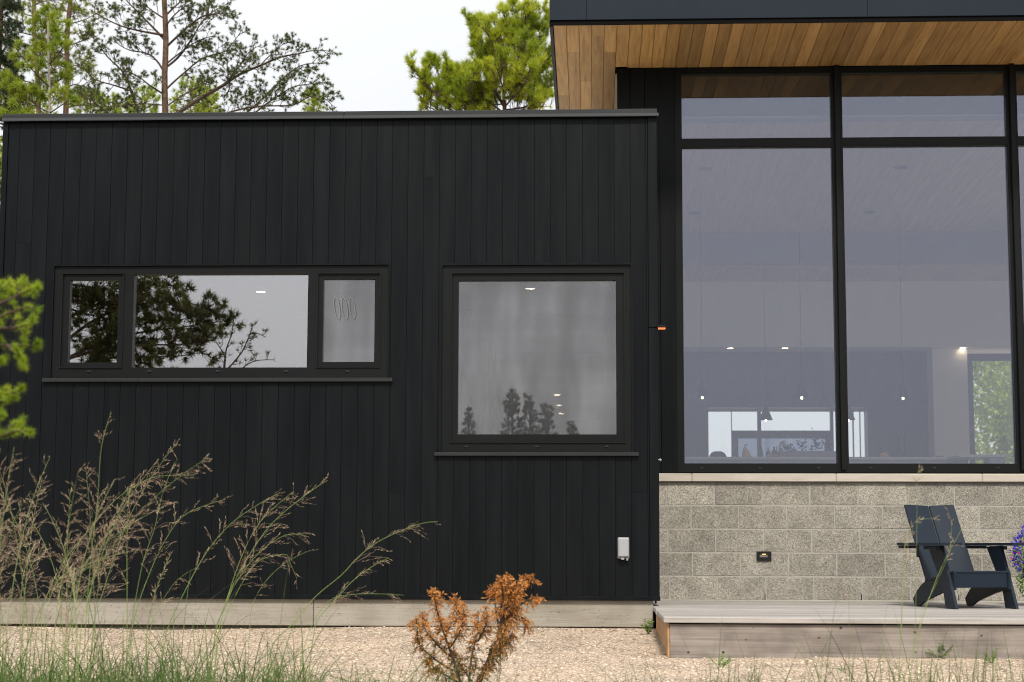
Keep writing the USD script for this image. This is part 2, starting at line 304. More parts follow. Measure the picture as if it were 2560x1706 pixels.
M['weed'] = leafy('weed_leaf', [(.2, (.06, .13, .02)), (.8, (.16, .26, .05))], trans=.3, nscale=20)
M['petal_blue'] = leafy('blue_petal', [(.2, (.03, .015, .42)), (.8, (.07, .04, .75))], trans=.3, nscale=20)
M['petal_pink'] = plain('pink_petal', (.6, .05, .25), .6)
M['soil'] = plain('soil', (.04, .03, .02), .9)

def gravel_mat():
    nodes = {'g': ('geometry', {}), 'v': ('voronoi_texture', {'scale': 75.0}), 'sc': ('separate_color', {}),
             'r': ('rgb_ramp', {'ramp': [(0, (0.1428, 0.1092, 0.0798)), (.14, (0.2772, 0.21, 0.1512)), (.5, (0.4284, 0.3318, 0.2478)), (.8, (0.5208, 0.4284, 0.3444)), (1, (0.672, 0.6216, 0.5544))]}),
             'n': ('noise_texture', {'scale': 1.7, 'detail': 6.0, 'roughness': .65}), 'k': ('rgb_ramp', {'ramp': [(.30, (.60, .58, .55)), (.48, (.92, .91, .89)), (.72, (1.10, 1.05, .99))]}),
             'n4': ('noise_texture', {'scale': 240.0, 'detail': 3.0}), 'k4': ('rgb_ramp', {'ramp': [(.3, (.7, .7, .7)), (.7, (1.15, 1.15, 1.15))]}),
             'm': ('mix', {'mix_type': 'multiply', 'fac': 1.0}), 'm2': ('mix', {'mix_type': 'multiply', 'fac': 1.0}),
             'sx': ('separate_xyz', {}), 'far': ('map_range', {'from_min': -4.2, 'from_max': -7.5, 'to_min': 0.0, 'to_max': 1.0, 'clamp': True}),
             'gn': ('noise_texture', {'scale': 6.0, 'detail': 5.0}), 'gr': ('rgb_ramp', {'ramp': [(.3, (.05, .06, .02)), (.7, (.16, .14, .07))]}), 'mg': ('mix', {}),
             'p': ('principled_bsdf', {'roughness': .9, 'specular_ior_level': .2}), 'b': ('bump', {'strength': .9, 'distance': .006})}
    links = [('g.position', 'v.vector'), ('v.color', 'sc.color'), ('sc.g', 'r.fac'), ('g.position', 'n.vector'), ('n.fac', 'k.fac'), ('g.position', 'n4.vector'), ('n4.fac', 'k4.fac'),
             ('r.color', 'm.color1'), ('k.color', 'm.color2'), ('m.color', 'm2.color1'), ('k4.color', 'm2.color2'),
             ('g.position', 'sx.vector'), ('sx.y', 'far.value'), ('far.result', 'mg.fac'), ('g.position', 'gn.vector'), ('gn.fac', 'gr.fac'), ('m2.color', 'mg.color1'), ('gr.color', 'mg.color2'),
             ('mg.color', 'p.base_color'), ('v.distance', 'b.height'), ('b.normal', 'p.normal')]
    return mat('pea_gravel', nodes, links)
M['gravel'] = gravel_mat()
M['pebble'] = varied('pebble', [(.25, (0.2236, 0.172, 0.129)), (.5, (0.3956, 0.3139, 0.2408)), (.8, (0.5332, 0.473, 0.4128))], nscale=25, rough=.8, rnd=.45)

# ---------------------------------------------------------------- ground
def ground_z(x, y):
    x, y = np.asarray(x, float), np.asarray(y, float)
    z = np.interp(y, [-400, -40, -9, -5, -2, -.25, 0, 400], [-2.2, -.30, -.12, -.10, -.085, -.015, 0, 0])
    p = np.stack([x * 1.3, y * 1.3, 0 * x], -1)
    near = np.clip(1 - np.abs(y + 2) / 9, 0, 1)
    z = z + near * (meshkit.fbm(p, 4, 3) - .5) * .05 * (y < -.02)
    dip = np.exp(-((y + .06) / .10) ** 2) * np.clip(1 - np.abs(x + 3.4) / 1.7, 0, 1) * .10
    return z - dip
gx = np.r_[-400, -150, -60, -25, -14, np.arange(-9, 9.01, .09), 14, 25, 60, 150, 400]
gy = np.r_[-400, -150, -60, -30, -20, np.arange(-14, .6, .09), 2, 6, 15, 40, 150, 400]
GX, GY = np.meshgrid(gx, gy, indexing='xy')
gv = np.stack([GX, GY, ground_z(GX, GY)], -1).reshape(-1, 3)
nx, ny = len(gx), len(gy)
ii, jj = np.meshgrid(np.arange(ny - 1), np.arange(nx - 1), indexing='ij')
gf = np.stack([ii * nx + jj, ii * nx + jj + 1, (ii + 1) * nx + jj + 1, (ii + 1) * nx + jj], -1).reshape(-1, 4)
tag(obj('gravel_ground', (gv, gf), M['gravel'], None, True), None, None, None, 'structure')

# ---------------------------------------------------------------- black wing
YB = 1.40                      # front face of the block wall
DECK_Z = float(at(2000, 1504, YB)[2])
xL = float(at(4, 450, 0)[0]); xR = float(at(1645.5, 900, 0)[0])
zTop = float(at(800, 296.5, 0)[2]); zBot = float(at(900, 1492, 0)[2])
wing = thing('house_wing', 'low flat-roofed house wing clad in black vertical boards', 'house wing')
s0 = float(at(50.5, 308, 0)[0]); s40 = float(at(1614.2, 293, 0)[0])
pitch = (s40 - s0) / 40
strip = rect(129, 973.5, 661.5, 946, 0)      # X0 X1 Z0 Z1 of the strip window with its trim
strip_fl = rect(108, 982, 945, 955.5, 0)
square = rect(1099.5, 1582.8, 658.5, 1131, 0)
square_fl = rect(1086.5, 1597, 1130, 1140.5, 0)
holes = unary_union([sbox(r[0], r[2], r[1], r[3]) for r in (strip, strip_fl, square, square_fl)])
joints = {0: [at(56, 608, 0)[2]], 1: [at(105, 444, 0)[2]], 26: [at(1078, 443, 0)[2]], 25: [at(1036, 608, 0)[2]], 24: [at(990, 1234, 0)[2]], 39: [at(1598, 1232, 0)[2]]}
edges = [xL + .045] + [s0 + pitch * i for i in range(41)] + [xR - .075]
G = .0015
for i in range(len(edges) - 1):
    a, b = edges[i] + G, edges[i + 1] - G
    zs = [zBot] + sorted(joints.get(i - 1, [])) + [zTop + .03]
    for z0, z1 in zip(zs[:-1], zs[1:]):
        poly = sbox(a, z0 + (.0004 if z0 != zBot else 0), b, z1 - .0004).difference(holes)
        for g in getattr(poly, 'geoms', [poly]):
            if g.area > 1e-4:
                w = RNG.uniform(-.0012, .0012)
                obj('cladding_board', prism_xz(g, w, .018), M['clad'], wing)
bk = sbox(xL + .01, zBot, xR - .01, zTop).difference(holes)
obj('wall_sheathing', prism_xz(bk, .018, .14), M['clad_back'], wing)
obj('corner_trim', boxm(xL, xL + .043, -.012, .3, zBot - .02, zTop + .01, c=.002), M['clad'], wing)
obj('corner_trim', boxm(xR - .073, xR, -.008, .3, zBot - .02, at(1640, 820, 0)[2], c=.002), M['clad'], wing)
obj('corner_trim', boxm(xR - .073, xR, -.010, .3, at(1640, 818.5, 0)[2], zTop + .01, c=.002), M['clad'], wing)
cm = MB()
cx0, cx1 = at(4, 290, -.05)[0], at(1643, 280, -.05)[0]
zc0, zc1 = at(800, 297, -.05)[2], at(800, 277.3, -.05)[2]
cj = at(859, 285, -.05)[0]
for a, b in ((cx0, cj - .001), (cj + .001, cx1)):
    c = MB(); c.box(a, b, -.03, .28, zc0 + .012, zc1, c=.003)
    lip = Polygon([(-.03, zc0 + .02), (-.046, zc0 + .004), (-.046, zc0), (-.03, zc0)])
    v, f = prism_yz([(-.031, zc0 + .03), (-.048, zc0 + .006), (-.048, zc0), (-.029, zc0), (-.029, zc0 + .03)], a, b + (.012 if b > cj + .1 else 0))
    c.add(v, f)
    obj('coping', c.get(), M['cap_metal'], wing)
obj('drip_flashing', boxm(xL, xR + .004, -.010, .03, zBot - .022, zBot + .012, c=.002), M['clad'], wing)
# side walls and roof, so that the wing stands as a volume
obj('side_wall', boxm(xR - .14, xR - .012, .302, YB - .002, zBot, zTop), M['clad'], wing)
obj('side_wall', boxm(xL + .01, xL + .14, .302, 4.6, zBot, zTop), M['clad'], wing)
obj('roof_deck', boxm(xL + .02, .2, .28, 4.6, zTop - .25, zTop - .05), M['roof_membrane'], wing)
obj('roof_deck', boxm(.2, xR - .02, .28, YB - .03, zTop - .25, zTop - .05), M['roof_membrane'], wing)
zF = float(at(900, 1497, .03)[2])
fnd = MB()
fj = at(784, 1530, .03)[0]
for a, b in ((xL + .03, fj - .002), (fj + .002, xR - .05)):
    obj('concrete_foundation', boxm(a, b, .022, .30, .006, zF + .01, c=.004), M['concrete'], wing)
obj('footing', boxm(xL + .05, xR - .07, .045, .30, -.3, .005), M['footing'], wing)
obj('drain_pipe', MB().tube([(xR - .03, .03, zBot - .02), (xR - .03, .03, DECK_Z + .02)], .008, 8).get(), M['black'], wing)

def frame_screws(parent, xs, y, Yp):
    for x in xs:
        p = at(x, y, Yp)
        obj('weep_cover', MB().box(p[0] - .016, p[0] + .016, Yp - .006, Yp + .002, p[2] - .009, p[2] + .009, c=.003).box(p[0] - .010, p[0] + .010, Yp - .008, Yp - .004, p[2] - .006, p[2] + .004, c=.001).get(), M['flash'], parent)

def sash_window(parent, outer, pane, Yf, screen=False, label=None):
    o = rect(*outer, 0); g = rect(*pane, 0)
    t = ((g[0] - o[0]) + (o[1] - g[1])) / 2
    e = .011
    obj('sash', ring(o[0], o[1], o[2], o[3], e, Yf - .014, Yf + .05), M['frame'], parent)
    obj('sash', prism_xz(sbox(o[0] + e, o[2] + e, o[1] - e, o[3] - e).difference(sbox(g[0], g[2], g[1], g[3])), Yf + .006, Yf + .05), M['frame'], parent)
    obj('pane', boxm(g[0] - .004, g[1] + .004, Yf + .034, Yf + .040, g[2] - .004, g[3] + .004), M['glass_wing'], parent)
    if screen:
        obj('insect_screen', boxm(g[0] - .003, g[1] + .003, Yf + .012, Yf + .0128, g[2] - .003, g[3] + .003), M['screen'], parent)
    zc = (g[2] + g[3]) / 2
    for x in (o[0] + e + .006, o[1] - e - .006):
        tor = trimesh.creation.torus(.012, .002, major_sections=16, minor_sections=6)
        obj('screen_latch', MB().tm(tor, trimesh.transformations.translation_matrix((x, Yf + .005, zc)) @ trimesh.transformations.rotation_matrix(math.pi / 2, [1, 0, 0])).get(), M['black'], parent)
    return g

# strip window
sw = part('strip_window', wing, 'long low window with a casement at each end')
X0, X1, Z0, Z1 = strip
obj('window_trim', ring(X0, X1, Z0, Z1, .011, -.014, .05, tb=.004), M['clad'], sw)
cp = rect(332, 768.5, 685, 919, 0)
ls = rect(151, 308, 682, 921, 0); rs = rect(791, 951.8, 681, 920, 0)
fr = sbox(X0 + .012, Z0 + .004, X1 - .012, Z1 - .012).difference(unary_union([sbox(cp[0], cp[2], cp[1], cp[3]), sbox(ls[0] + .008, ls[2] + .008, ls[1] - .008, ls[3] - .008), sbox(rs[0] + .008, rs[2] + .008, rs[1] - .008, rs[3] - .008)]))
obj('window_frame', prism_xz(fr, .006, .12), M['frame'], sw)
obj('pane', boxm(cp[0] - .004, cp[1] + .004, .046, .052, cp[2] - .004, cp[3] + .004), M['glass_wing'], sw)
sash_window(sw, (151, 308, 682, 921), (171, 293, 700, 906), .01)
g3 = sash_window(sw, (791, 951.8, 681, 920), (806.7, 935.7, 697.5, 905), .01, screen=True)
for k in range(3):                                                 # looped smears wiped on the mesh
    t = np.linspace(0, 2 * np.pi, 25)
    c = at(842 + 19 * k, 771, .015)
    pts = np.stack([c[0] + .022 * np.cos(t) - .016 * np.sin(t) * .9, np.full(25, .0205), c[2] + .088 * np.sin(t)], 1)
    obj('wiped_mark', MB().tube(pts, .0028, 5).get(), M['smear'], sw)
frame_screws(sw, [222, 374, 544, 716, 869], 929, .006)
fa = at(348, 950, 0)[0]
for a, b in ((strip_fl[0], fa - .0008), (fa + .0008, strip_fl[1])):
    obj('sill_flashing', MB().box(a, b, -.035, .02, strip_fl[2], strip_fl[3] - .004, c=.002).get(), M['flash'], sw)

# square window
qw = part('square_window', wing, 'large square window behind a grey insect screen')
X0, X1, Z0, Z1 = square
obj('window_trim', ring(X0, X1, Z0, Z1, .016, -.014, .05, tb=.004), M['clad'], qw)
so = rect(1125.5, 1564, 680, 1108, 0)
obj('window_frame', prism_xz(sbox(X0 + .017, Z0 + .004, X1 - .017, Z1 - .017).difference(sbox(so[0] + .008, so[2] + .008, so[1] - .008, so[3] - .008)), .006, .12), M['frame'], qw)
sash_window(qw, (1125.5, 1564, 680, 1108), (1145, 1540.5, 701, 1086), .01, screen=True)
frame_screws(qw, [1166, 1342, 1517], 1117, .006)
obj('sill_flashing', boxm(square_fl[0], square_fl[1], -.035, .02, square_fl[2], square_fl[3] - .004, c=.002), M['flash'], qw)

# room behind the wing's windows
zc = 3.0; fz = .35
room = part('room', wing)
def hole_wall(x0, x1, z0, z1, y0, y1, hs): return prism_xz(sbox(x0, z0, x1, z1).difference(unary_union([sbox(h[0], h[2], h[1], h[3]) for h in hs])), y0, y1)
bw = rect(190, 283, 790, 905, 4.3)
hall_x0, hall_x1, hall_z = -1.35, .12, 2.62
obj('back_wall', hole_wall(xL + .15, .18, fz, zc, 4.3, 4.4, [bw, (hall_x0, hall_x1, fz, hall_z)]), M['room_dark'], room)
obj('ceiling', boxm(xL + .15, .18, .15, 4.3, zc, zc + .05), M['room_wall'], room)
obj('floor', boxm(xL + .15, .18, .15, 4.3, fz - .05, fz), M['floor_in'], room)
obj('partition', boxm(-1.42, -1.36, 1.2, 4.28, fz, zc - .004), M['room_wall'], room)
obj('partition', boxm(-2.05, -1.98, .16, 4.29, fz, zc - .004), M['room_dark'], room)
obj('partition', boxm(.182, .24, .16, 4.4, fz, zc), M['room_wall'], room)
obj('partition', boxm(xL + .142, xL + .149, .16, 4.4, fz, zc), M['room_dark'], room)
obj('hall_wall', boxm(hall_x0 - .08, hall_x0, 4.41, 14, fz, hall_z), M['room_wall'], room)
obj('hall_wall', boxm(hall_x1, hall_x1 + .08, 4.41, 14, fz, hall_z), M['room_wall'], room)
obj('hall_wall', boxm(hall_x0 - .08, hall_x1 + .08, 14, 14.08, fz, hall_z), M['room_wall'], room)
obj('hall_ceiling', boxm(hall_x0 - .08, hall_x1 + .08, 4.41, 14.08, hall_z + .002, hall_z + .1), M['white_wall'], room)
obj('hall_floor', boxm(hall_x0 - .08, hall_x1 + .08, 4.31, 14.08, fz - .06, fz - .001), M['floor_in'], room)
def disc_light(parent, x, y, z, r, lit=True):
    rg = trimesh.creation.annulus(r, r * 1.22, .006, sections=24)
    obj('light_trim', MB().tm(rg, trimesh.transformations.translation_matrix((x, y, z - .004))).get(), M['white_plastic'] if lit else M['handle'], parent)
    cy = trimesh.creation.cylinder(r * .99, .004, sections=24)
    obj('light_lens', MB().tm(cy, trimesh.transformations.translation_matrix((x, y, z - .002))).get(), M['lamp_ceiling'] if lit else M['handle'], parent)
for px, py, z in ((652, 730, zc), (1325.7, 721.7, zc), (1392.6, 988, hall_z), (1398, 1014, hall_z), (1404, 1034.7, hall_z)):
    p = atz(px, py, z - .004)
    disc_light(room, p[0], p[1], z, .045)
d0 = at(1171, 780, 1.1)
obj('closet_door', boxm(at(1164, 900, 1.2)[0], at(1164, 900, 1.2)[0] + .05, 1.2, 2.2, fz, at(1171, 776, 1.2)[2]), M['black'], room)
obj('door_jamb', boxm(at(1240, 1000, 4.0)[0], at(1244, 1000, 4.0)[0] + .03, 3.9, 4.28, fz, at(1240, 902, 4.0)[2]), M['white_wall'], room)
curt = MB()
stripe_cols = [(.42, .12, .10), (.10, .13, .28), (.55, .48, .30), (.5, .5, .5)]
ct = thing('striped_curtain', 'faint red, blue and cream curtain folds inside the square window', 'curtain')
for k in range(7):
    p = at(1196 + 6.5 * k, 1000, 2.5)
    t = np.linspace(0, 1, 9)
    xs = p[0] + np.linspace(-.014, .016, 9); ys = 2.5 + .02 * np.sin(t * np.pi)
    zt = at(1196, 870 - 8 * (k % 3), 2.5)[2]
    v = np.concatenate([np.stack([xs, ys, np.full(9, fz + .1)], 1), np.stack([xs, ys, np.full(9, zt)], 1), np.stack([xs, ys + .01, np.full(9, fz + .1)], 1), np.stack([xs, ys + .01, np.full(9, zt)], 1)])
    f = [(i, i + 1, i + 10, i + 9) for i in range(8)] + [(18 + i, 27 + i, 28 + i, 19 + i) for i in range(8)] + [(9 + i, 10 + i, 28 + i, 27 + i) for i in range(8)]
    obj('fold', (v, f), plain(f'curtain_colour_{k}', stripe_cols[k % 4], .9), ct)

# ---------------------------------------------------------------- glazed pavilion
pav = thing('house_pavilion', 'tall house pavilion with full-height windows, block base and cedar soffit', 'house')
XPL = float(at(1543.5, 220, YB)[0])             # left corner of the pavilion's front wall
XPR = 8.2
YG = YB + .085                                   # glass
YFAS = YG - 1.19                                 # fascia front
# block wall
bwp = part('block_wall', pav)
PX0 = float(at(1666.9, 1235, YB)[0]); BL = .4064
zj = [float(at(1900, y, YB)[2]) for y in (1205.5, 1262, 1322.8, 1381.4, 1441.5, 1501)]
zt, zb = zj[0], zj[-1]; CH = (zt - zb) / 5
mort = boxm(xR - .1, XPR - .01, YB + .0025, YB + .19, DECK_Z - .5, zt)
obj('mortar', mort, M['mortar'], bwp)
lightx = at(1910, 1390, YB)
for k in range(5):
    z1 = zt - k * CH; z0 = z1 - CH
    off = {0: 0, 1: 159 * .38265 / 294.8, 2: 6 * .38265 / 294.8, 3: 167 * .38265 / 294.8, 4: 16 * .38265 / 294.8}[k]
    x = PX0 + off - 2 * BL
    while x < 5.2:
        a, b = max(x + .005, xR - .03), min(x + BL - .005, XPR)
        if b - a > .02:
            dy = RNG.uniform(-.0012, .0012)
            obj('block', boxm(a, b, YB + dy, YB + .18, z0 + .005 if k < 4 else z0 + .004, z1 - .005, c=.003), M['block'], bwp)
        x += BL
obj('weep_vent', boxm(*[at(1912.6, 1490, YB)[0] + s for s in (-.004, .004)], YB - .002, YB + .02, zb + .004, zb + .055), M['black'], bwp)
obj('weep_vent', boxm(*[at(2153.5, 1490, YB)[0] + s for s in (-.004, .004)], YB - .002, YB + .02, zb + .004, zb + .055), M['black'], bwp)
obj('weep_vent', boxm(*[at(2397, 1490, YB)[0] + s for s in (-.004, .004)], YB - .002, YB + .02, zb + .004, zb + .055), M['black'], bwp)
obj('mortar_bed', boxm(xR - .04, XPR - .02, YB - .012, YB + .05, DECK_Z - .02, zb + .003, c=.004), M['mortar'], bwp)
# sill stones
zs1, zs0 = float(at(1900, 1184.2, YB - .035)[2]), float(at(1900, 1204.6, YB - .035)[2])
sx = [xR - .05] + [float(at(x, 1194, YB - .035)[0]) for x in (1729.7, 2091, 2456)]
sx += [sx[-1] + 1.235 * k for k in (1, 2, 3)]
for a, b in zip(sx[:-1], sx[1:]):
    obj('sill_stone', boxm(a + .002, b - .002, YB - .035, YB + .16, zs0, zs1, c=.005), M['capstone'], pav)
obj('sill_mortar', boxm(xR - .05, sx[-1] - .01, YB - .028, YB + .15, zs0 + .004, zs1 - .004), M['mortar'], pav)

# soffit / roof: rises towards the viewer
SL = math.tan(.0418463)
zW = float(at(2000, 163.5, YB)[2])               # soffit height at the wall
def zsof(y): return zW + SL * (YB - y)
XS0 = float(at(1383.5, 53.5, YFAS + .03)[0])
XSR = XPR + 1.2
sb = .1048
nb = int((6.4 - XS0) / sb)
YBACK = 11.25
slope = np.array([[1, 0, 0], [0, 1, 0], [0, -SL, 1]])
def sloped_box(x0, x1, y0, y1, dz0, dz1, c=0):
    v, f = MB().box(x0, x1, y0, y1, 0, dz1 - dz0, c=c).get()
    v = v.copy(); v[:, 2] += zW + SL * (YB - v[:, 1]) + dz0
    return v, f
# measured seam positions at the fascia line
seam_front = [at(850 + .38265 * z, 54, YFAS + .03)[0] for z in (1455, 1542, 1628, 1713, 1800)]
butts = {0: [624], 1: [342], 2: [535], 3: [236], 4: [343], 5: [440]}
for i in range(nb):
    a, b = XS0 + i * sb, XS0 + (i + 1) * sb
    yend = YG - .05 if b > XPL + .06 else 5.2
    ys = [YFAS + .012, yend]
    if i in butts and b < XPL + .2:
        for q in butts[i]:
            yy = [y for y in np.linspace(YFAS, 5.2, 800)]
            px = min(yy, key=lambda y: abs((lambda P: 853 - FPX * ((P - EYE) @ CU) / ((P - EYE) @ CF))(np.array([a + .05, y, zsof(y)])) - q * .38265))
            ys.insert(1, px)
    ys = sorted(ys)
    for y0, y1 in zip(ys[:-1], ys[1:]):
        if y1 - y0 > .03:
            w = RNG.uniform(0, .0015)
            obj('soffit_board', sloped_box(a + .0018, b - .0018, y0 + .001, y1 - .001, w, .018), M['soffit'], pav)
obj('soffit_backing', sloped_box(XS0, XSR, YFAS + .02, YG - .05, .019, .03), M['gap'], pav)
obj('soffit_backing', sloped_box(XS0, XPL, YG - .049, 5.2, .019, .03), M['gap'], pav)
zf0 = float(at(1900, 46.3, YFAS)[2])
xf0 = float(at(1374, 60, YFAS)[0])
fjx = [float(at(850 + .38265 * 1612, 60, YFAS)[0]), float(at(1660 + .38265 * 1330, 50, YFAS)[0])]
fe = [xf0] + fjx + [XSR + .03]
for a, b in zip(fe[:-1], fe[1:]):
    obj('fascia', boxm(a + .0007, b - .0007, YFAS - .012, YFAS + .010, zf0, zf0 + .42, c=.002), M['fascia'], pav)
obj('fascia_drip', boxm(xf0 + .004, XSR, YFAS + .001, YFAS + .011, zsof(YFAS) - .001, zf0 + .03), M['clad_back'], pav)
# the left fascia runs back along the sloping edge
v, f = MB().box(xf0, xf0 + .025, YFAS + .011, 5.3, 0, .42).get(); v = v.copy(); v[:, 2] += np.where(v[:, 2] > .1, zW, zW) + SL * (YB - v[:, 1]) - .010
obj('fascia', (v, f), M['black'], pav)
obj('roof_slab', sloped_box(xf0 + .03, XSR, YFAS + .012, 13.0, .10, .38), M['black'], pav)

# black boarded pier at the pavilion's left corner
zh1, zh0 = zW - .004, float(at(1900, 183.8, YG - .04)[2])
pier = [float(at(x, 230, YB + .03)[0]) for x in (1543.5, 1575, 1611.6, 1649)]
xpost = [float(at(1651, 700, YB + .03)[0]), float(at(1690.5, 700, YB + .03)[0])]
for a, b in zip(pier[:-1], pier[1:]):
    obj('pier_board', boxm(a + .002, b - .002, YB + .03, YB + .05, zTop - .3, zh1, c=.001), M['clad'], pav)
obj('pier_panel', boxm(xpost[0], xpost[1] - .002, YB + .022, YB + .05, zs1 + .004, zh1, c=.002), M['clad'], pav)
obj('pier_backing', boxm(XPL, xpost[1], YB + .052, YB + .2, zs1 + .004, zh1), M['clad_back'], pav)
obj('pier_return', boxm(xR - .11, xpost[0] - .002, YB + .035, YB + .05, zs1 + .004, zTop), M['clad'], pav)

# curtain wall
cwl = part('curtain_wall', pav)
Yf = YB + .045                                   # frame front
def px_x(xt, yt, xb, yb, Y): return (at(xt, yt, Y)[0] + at(xb, yb, Y)[0]) / 2
panesX = [(px_x(1702, 260, 1711.7, 1150, Yf), px_x(2077, 260, 2096, 1150, Yf)), (px_x(2102, 240, 2124, 1150, Yf), px_x(2512, 240, 2546, 1150, Yf))]
m2 = panesX[1][1] + (panesX[1][0] - panesX[0][1])
panesX += [(m2, m2 + 1.42), (m2 + 1.42 + .085, m2 + 2.85)]
zp0 = float(at(1900, 1159.8, Yf)[2]); zbot = float(at(1900, 1181, Yf)[2])
zt0 = float(at(1890, 366.5, Yf)[2]); zt1 = float(at(1890, 346, Yf)[2])
zp1 = float(at(1890, 183.5, Yf)[2])
xe = (xpost[1], m2 + 2.95)
openings = unary_union([sbox(a, z0, b, z1) for a, b in panesX for z0, z1 in ((zp0, zt0), (zt1, zp1))])
fpoly = sbox(xe[0], zbot, xe[1], zp1 + .004).difference(openings)
# frame members one by one
obj('bottom_rail', boxm(xe[0], xe[1], Yf, Yf + .12, zbot, zp0), M['frame'], cwl)
obj('header', boxm(xe[0], xe[1], Yf + .004, Yf + .12, zp1, zh1), M['frame'], cwl)
vx = [xe[0]] + [x for p in panesX for x in p] + [xe[1]]
for k in range(0, len(vx), 2):
    obj('mullion', boxm(vx[k], vx[k + 1], Yf, Yf + .12, zp0, zp1), M['frame'], cwl)
for (a, b) in panesX:
    obj('transom_bar', boxm(a, b, Yf + .002, Yf + .12, zt0, zt1), M['frame'], cwl)
    for z0, z1 in ((zp0, zt0), (zt1, zp1)):
        obj('pane', boxm(a - .004, b + .004, YG, YG + .008, z0 - .004, z1 + .004), M['glass_big'], cwl)
        obj('glazing_bead', ring(a, b, z0, z1, .004, Yf + .012, YG), M['flash'], cwl)
capx = [(px_x(2085.5, 260, 2104, 1150, Yf - .03), px_x(2098, 260, 2118, 1150, Yf - .03))]
wcap = capx[0][1] - capx[0][0]
for k in range(3):
    c0 = panesX[k][1] + (capx[0][0] - panesX[0][1]) if k else capx[0][0]
    obj('mullion_cap', boxm(c0, c0 + wcap, Yf - .045, Yf - .0005, float(at(2110, 1175, Yf - .03)[2]), zh1 + .004, c=.003), M['frame'], cwl)
for k, xs in enumerate(((1753.6, 1900, 2047), (2176.5, 2335, 2495))):
    frame_screws(cwl, xs, 1170.3, Yf)
obj('sill_gasket', boxm(xR - .1, xe[1], Yf + .01, Yf + .1, zs1 - .001, zbot - .001), M['black'], cwl)
# wall closing the pavilion to the right, beyond the frame, and to the left, behind
sg = part('side_glazing', pav)
obj('sill_wall', boxm(xe[1], xe[1] + .15, Yf + .13, 12.6, zs1 - .9, zs1 + .1), M['clad'], sg)
for k in range(6):
    y = YB + .18 + k * 2.0
    obj('post', boxm(xe[1], xe[1] + .1, y, y + .1, zs1 + .101, zW - .02 - SL * (y - YB)), M['frame'], sg)
    if k < 5: obj('pane', boxm(xe[1] + .04, xe[1] + .046, y + .102, y + 1.998, zs1 + .103, zW - .1 - SL * (y + 2 - YB)), M['glass_back'], sg)
obj('end_wall', boxm(XPL - .12, XPL - .002, YB + .21, 12.6, .3, zW - .40), M['white_wall'], pav)

# ---------------------------------------------------------------- pavilion interior
inn = part('interior', pav)
FZ = .66
XI0, XI1 = XPL, xe[1]
obj('floor', boxm(XI0, XI1, YB + .2, 12.6, FZ - .1, FZ), M['floor_in'], inn)
for i in range(nb):
    a, b = XS0 + i * sb, XS0 + (i + 1) * sb
    if b > XPL + .06:
        obj('ceiling_board', sloped_box(a + .0018, b - .0018, YG + .14, YBACK + .1, RNG.uniform(0, .0015), .016), M['ceil'], pav)
obj('ceiling_backing', sloped_box(XI0 - .12, XI1 + .15, YG + .13, 12.6, .017, .06), M['gap'], pav)
obj('shade_box', boxm(XI0 + .1, XI1, YG + .16, YG + .30, float(at(1900, 297, YG + .16)[2]) + .02, zsof(YG + .2) - .004), M['shade_box'], inn)
obj('shade_rail', boxm(XI0 + .1, XI1, YG + .145, YG + .31, float(at(1900, 297, YG + .16)[2]), float(at(1900, 297, YG + .16)[2]) + .021), M['beam'], inn)
YBM = 8.05
zb1 = zsof(YBM) - .004
obj('beam', boxm(XI0, XI1, YBM, YBM + .25, float(at(1900, 656, YBM)[2]), zb1), M['beam'], inn)
Yw = YBACK
zb0 = float(at(1900, 867.5, Yw)[2])
obj('bulkhead', boxm(XI0, XI1, Yw, Yw + .1, zb0, zsof(Yw) - .003), M['white_wall'], inn)
Yc = Yw + .62
obj('bulkhead_underside', boxm(XI0, XI1, Yw + .101, Yc + .5, zb0 + .001, zb0 + .06), M['white_wall'], inn)
def z6(x, y): return 1660 + .38265 * x, 600 + .38265 * y
for zx, zy in ((432, 708), (790, 708), (1953, 714)):
    p = atz(*z6(zx, zy), zb0 - .004)
    if zx > 1900 or p[1] > Yc - .1: p = at(*z6(zx, zy), Yw + .14 if zx > 1900 else Yc - .15)
    disc_light(inn, p[0], p[1], zb0, .047)
for px, py in ((1765, 422), (2251, 418), (1736.5, 532), (2173, 530)):
    d = ray(px, py)
    t = min(np.linspace(2, 30, 6000), key=lambda t: abs((EYE + d * t)[2] - zsof((EYE + d * t)[1])))
    p = EYE + d * t
    disc_light(inn, p[0], p[1], p[2] - .004, .06, lit=False)
# back wall around the window band; cabinets stand in front of it
bwin = rect(*[z6(290, 0)[0], z6(1327, 0)[0]], z6(0, 1103)[1], z6(0, 1425)[1], Yc + .36)
door = rect(z6(1990, 0)[0], z6(2500, 0)[0], z6(0, 742)[1], 1250, Yc + .02)
Yk = Yc + .34
dk = rect(z6(1990, 0)[0], z6(2500, 0)[0], z6(0, 742)[1], 1280, Yw + .25)
obj('back_wall', hole_wall(XI0, XI1, FZ, zb0, Yk, Yk + .14, [(bwin[0], bwin[1], bwin[2] - .12, bwin[3]), (dk[0], dk[1], dk[2], dk[3])]), M['white_wall'], inn)
xwl, xwr = at(*z6(1757, 900), Yw + .2)[0], dk[0]
obj('white_pier', boxm(xwl, xwr, Yw + .2, Yk - .002, FZ, zb0 - .002), M['white_wall'], inn)
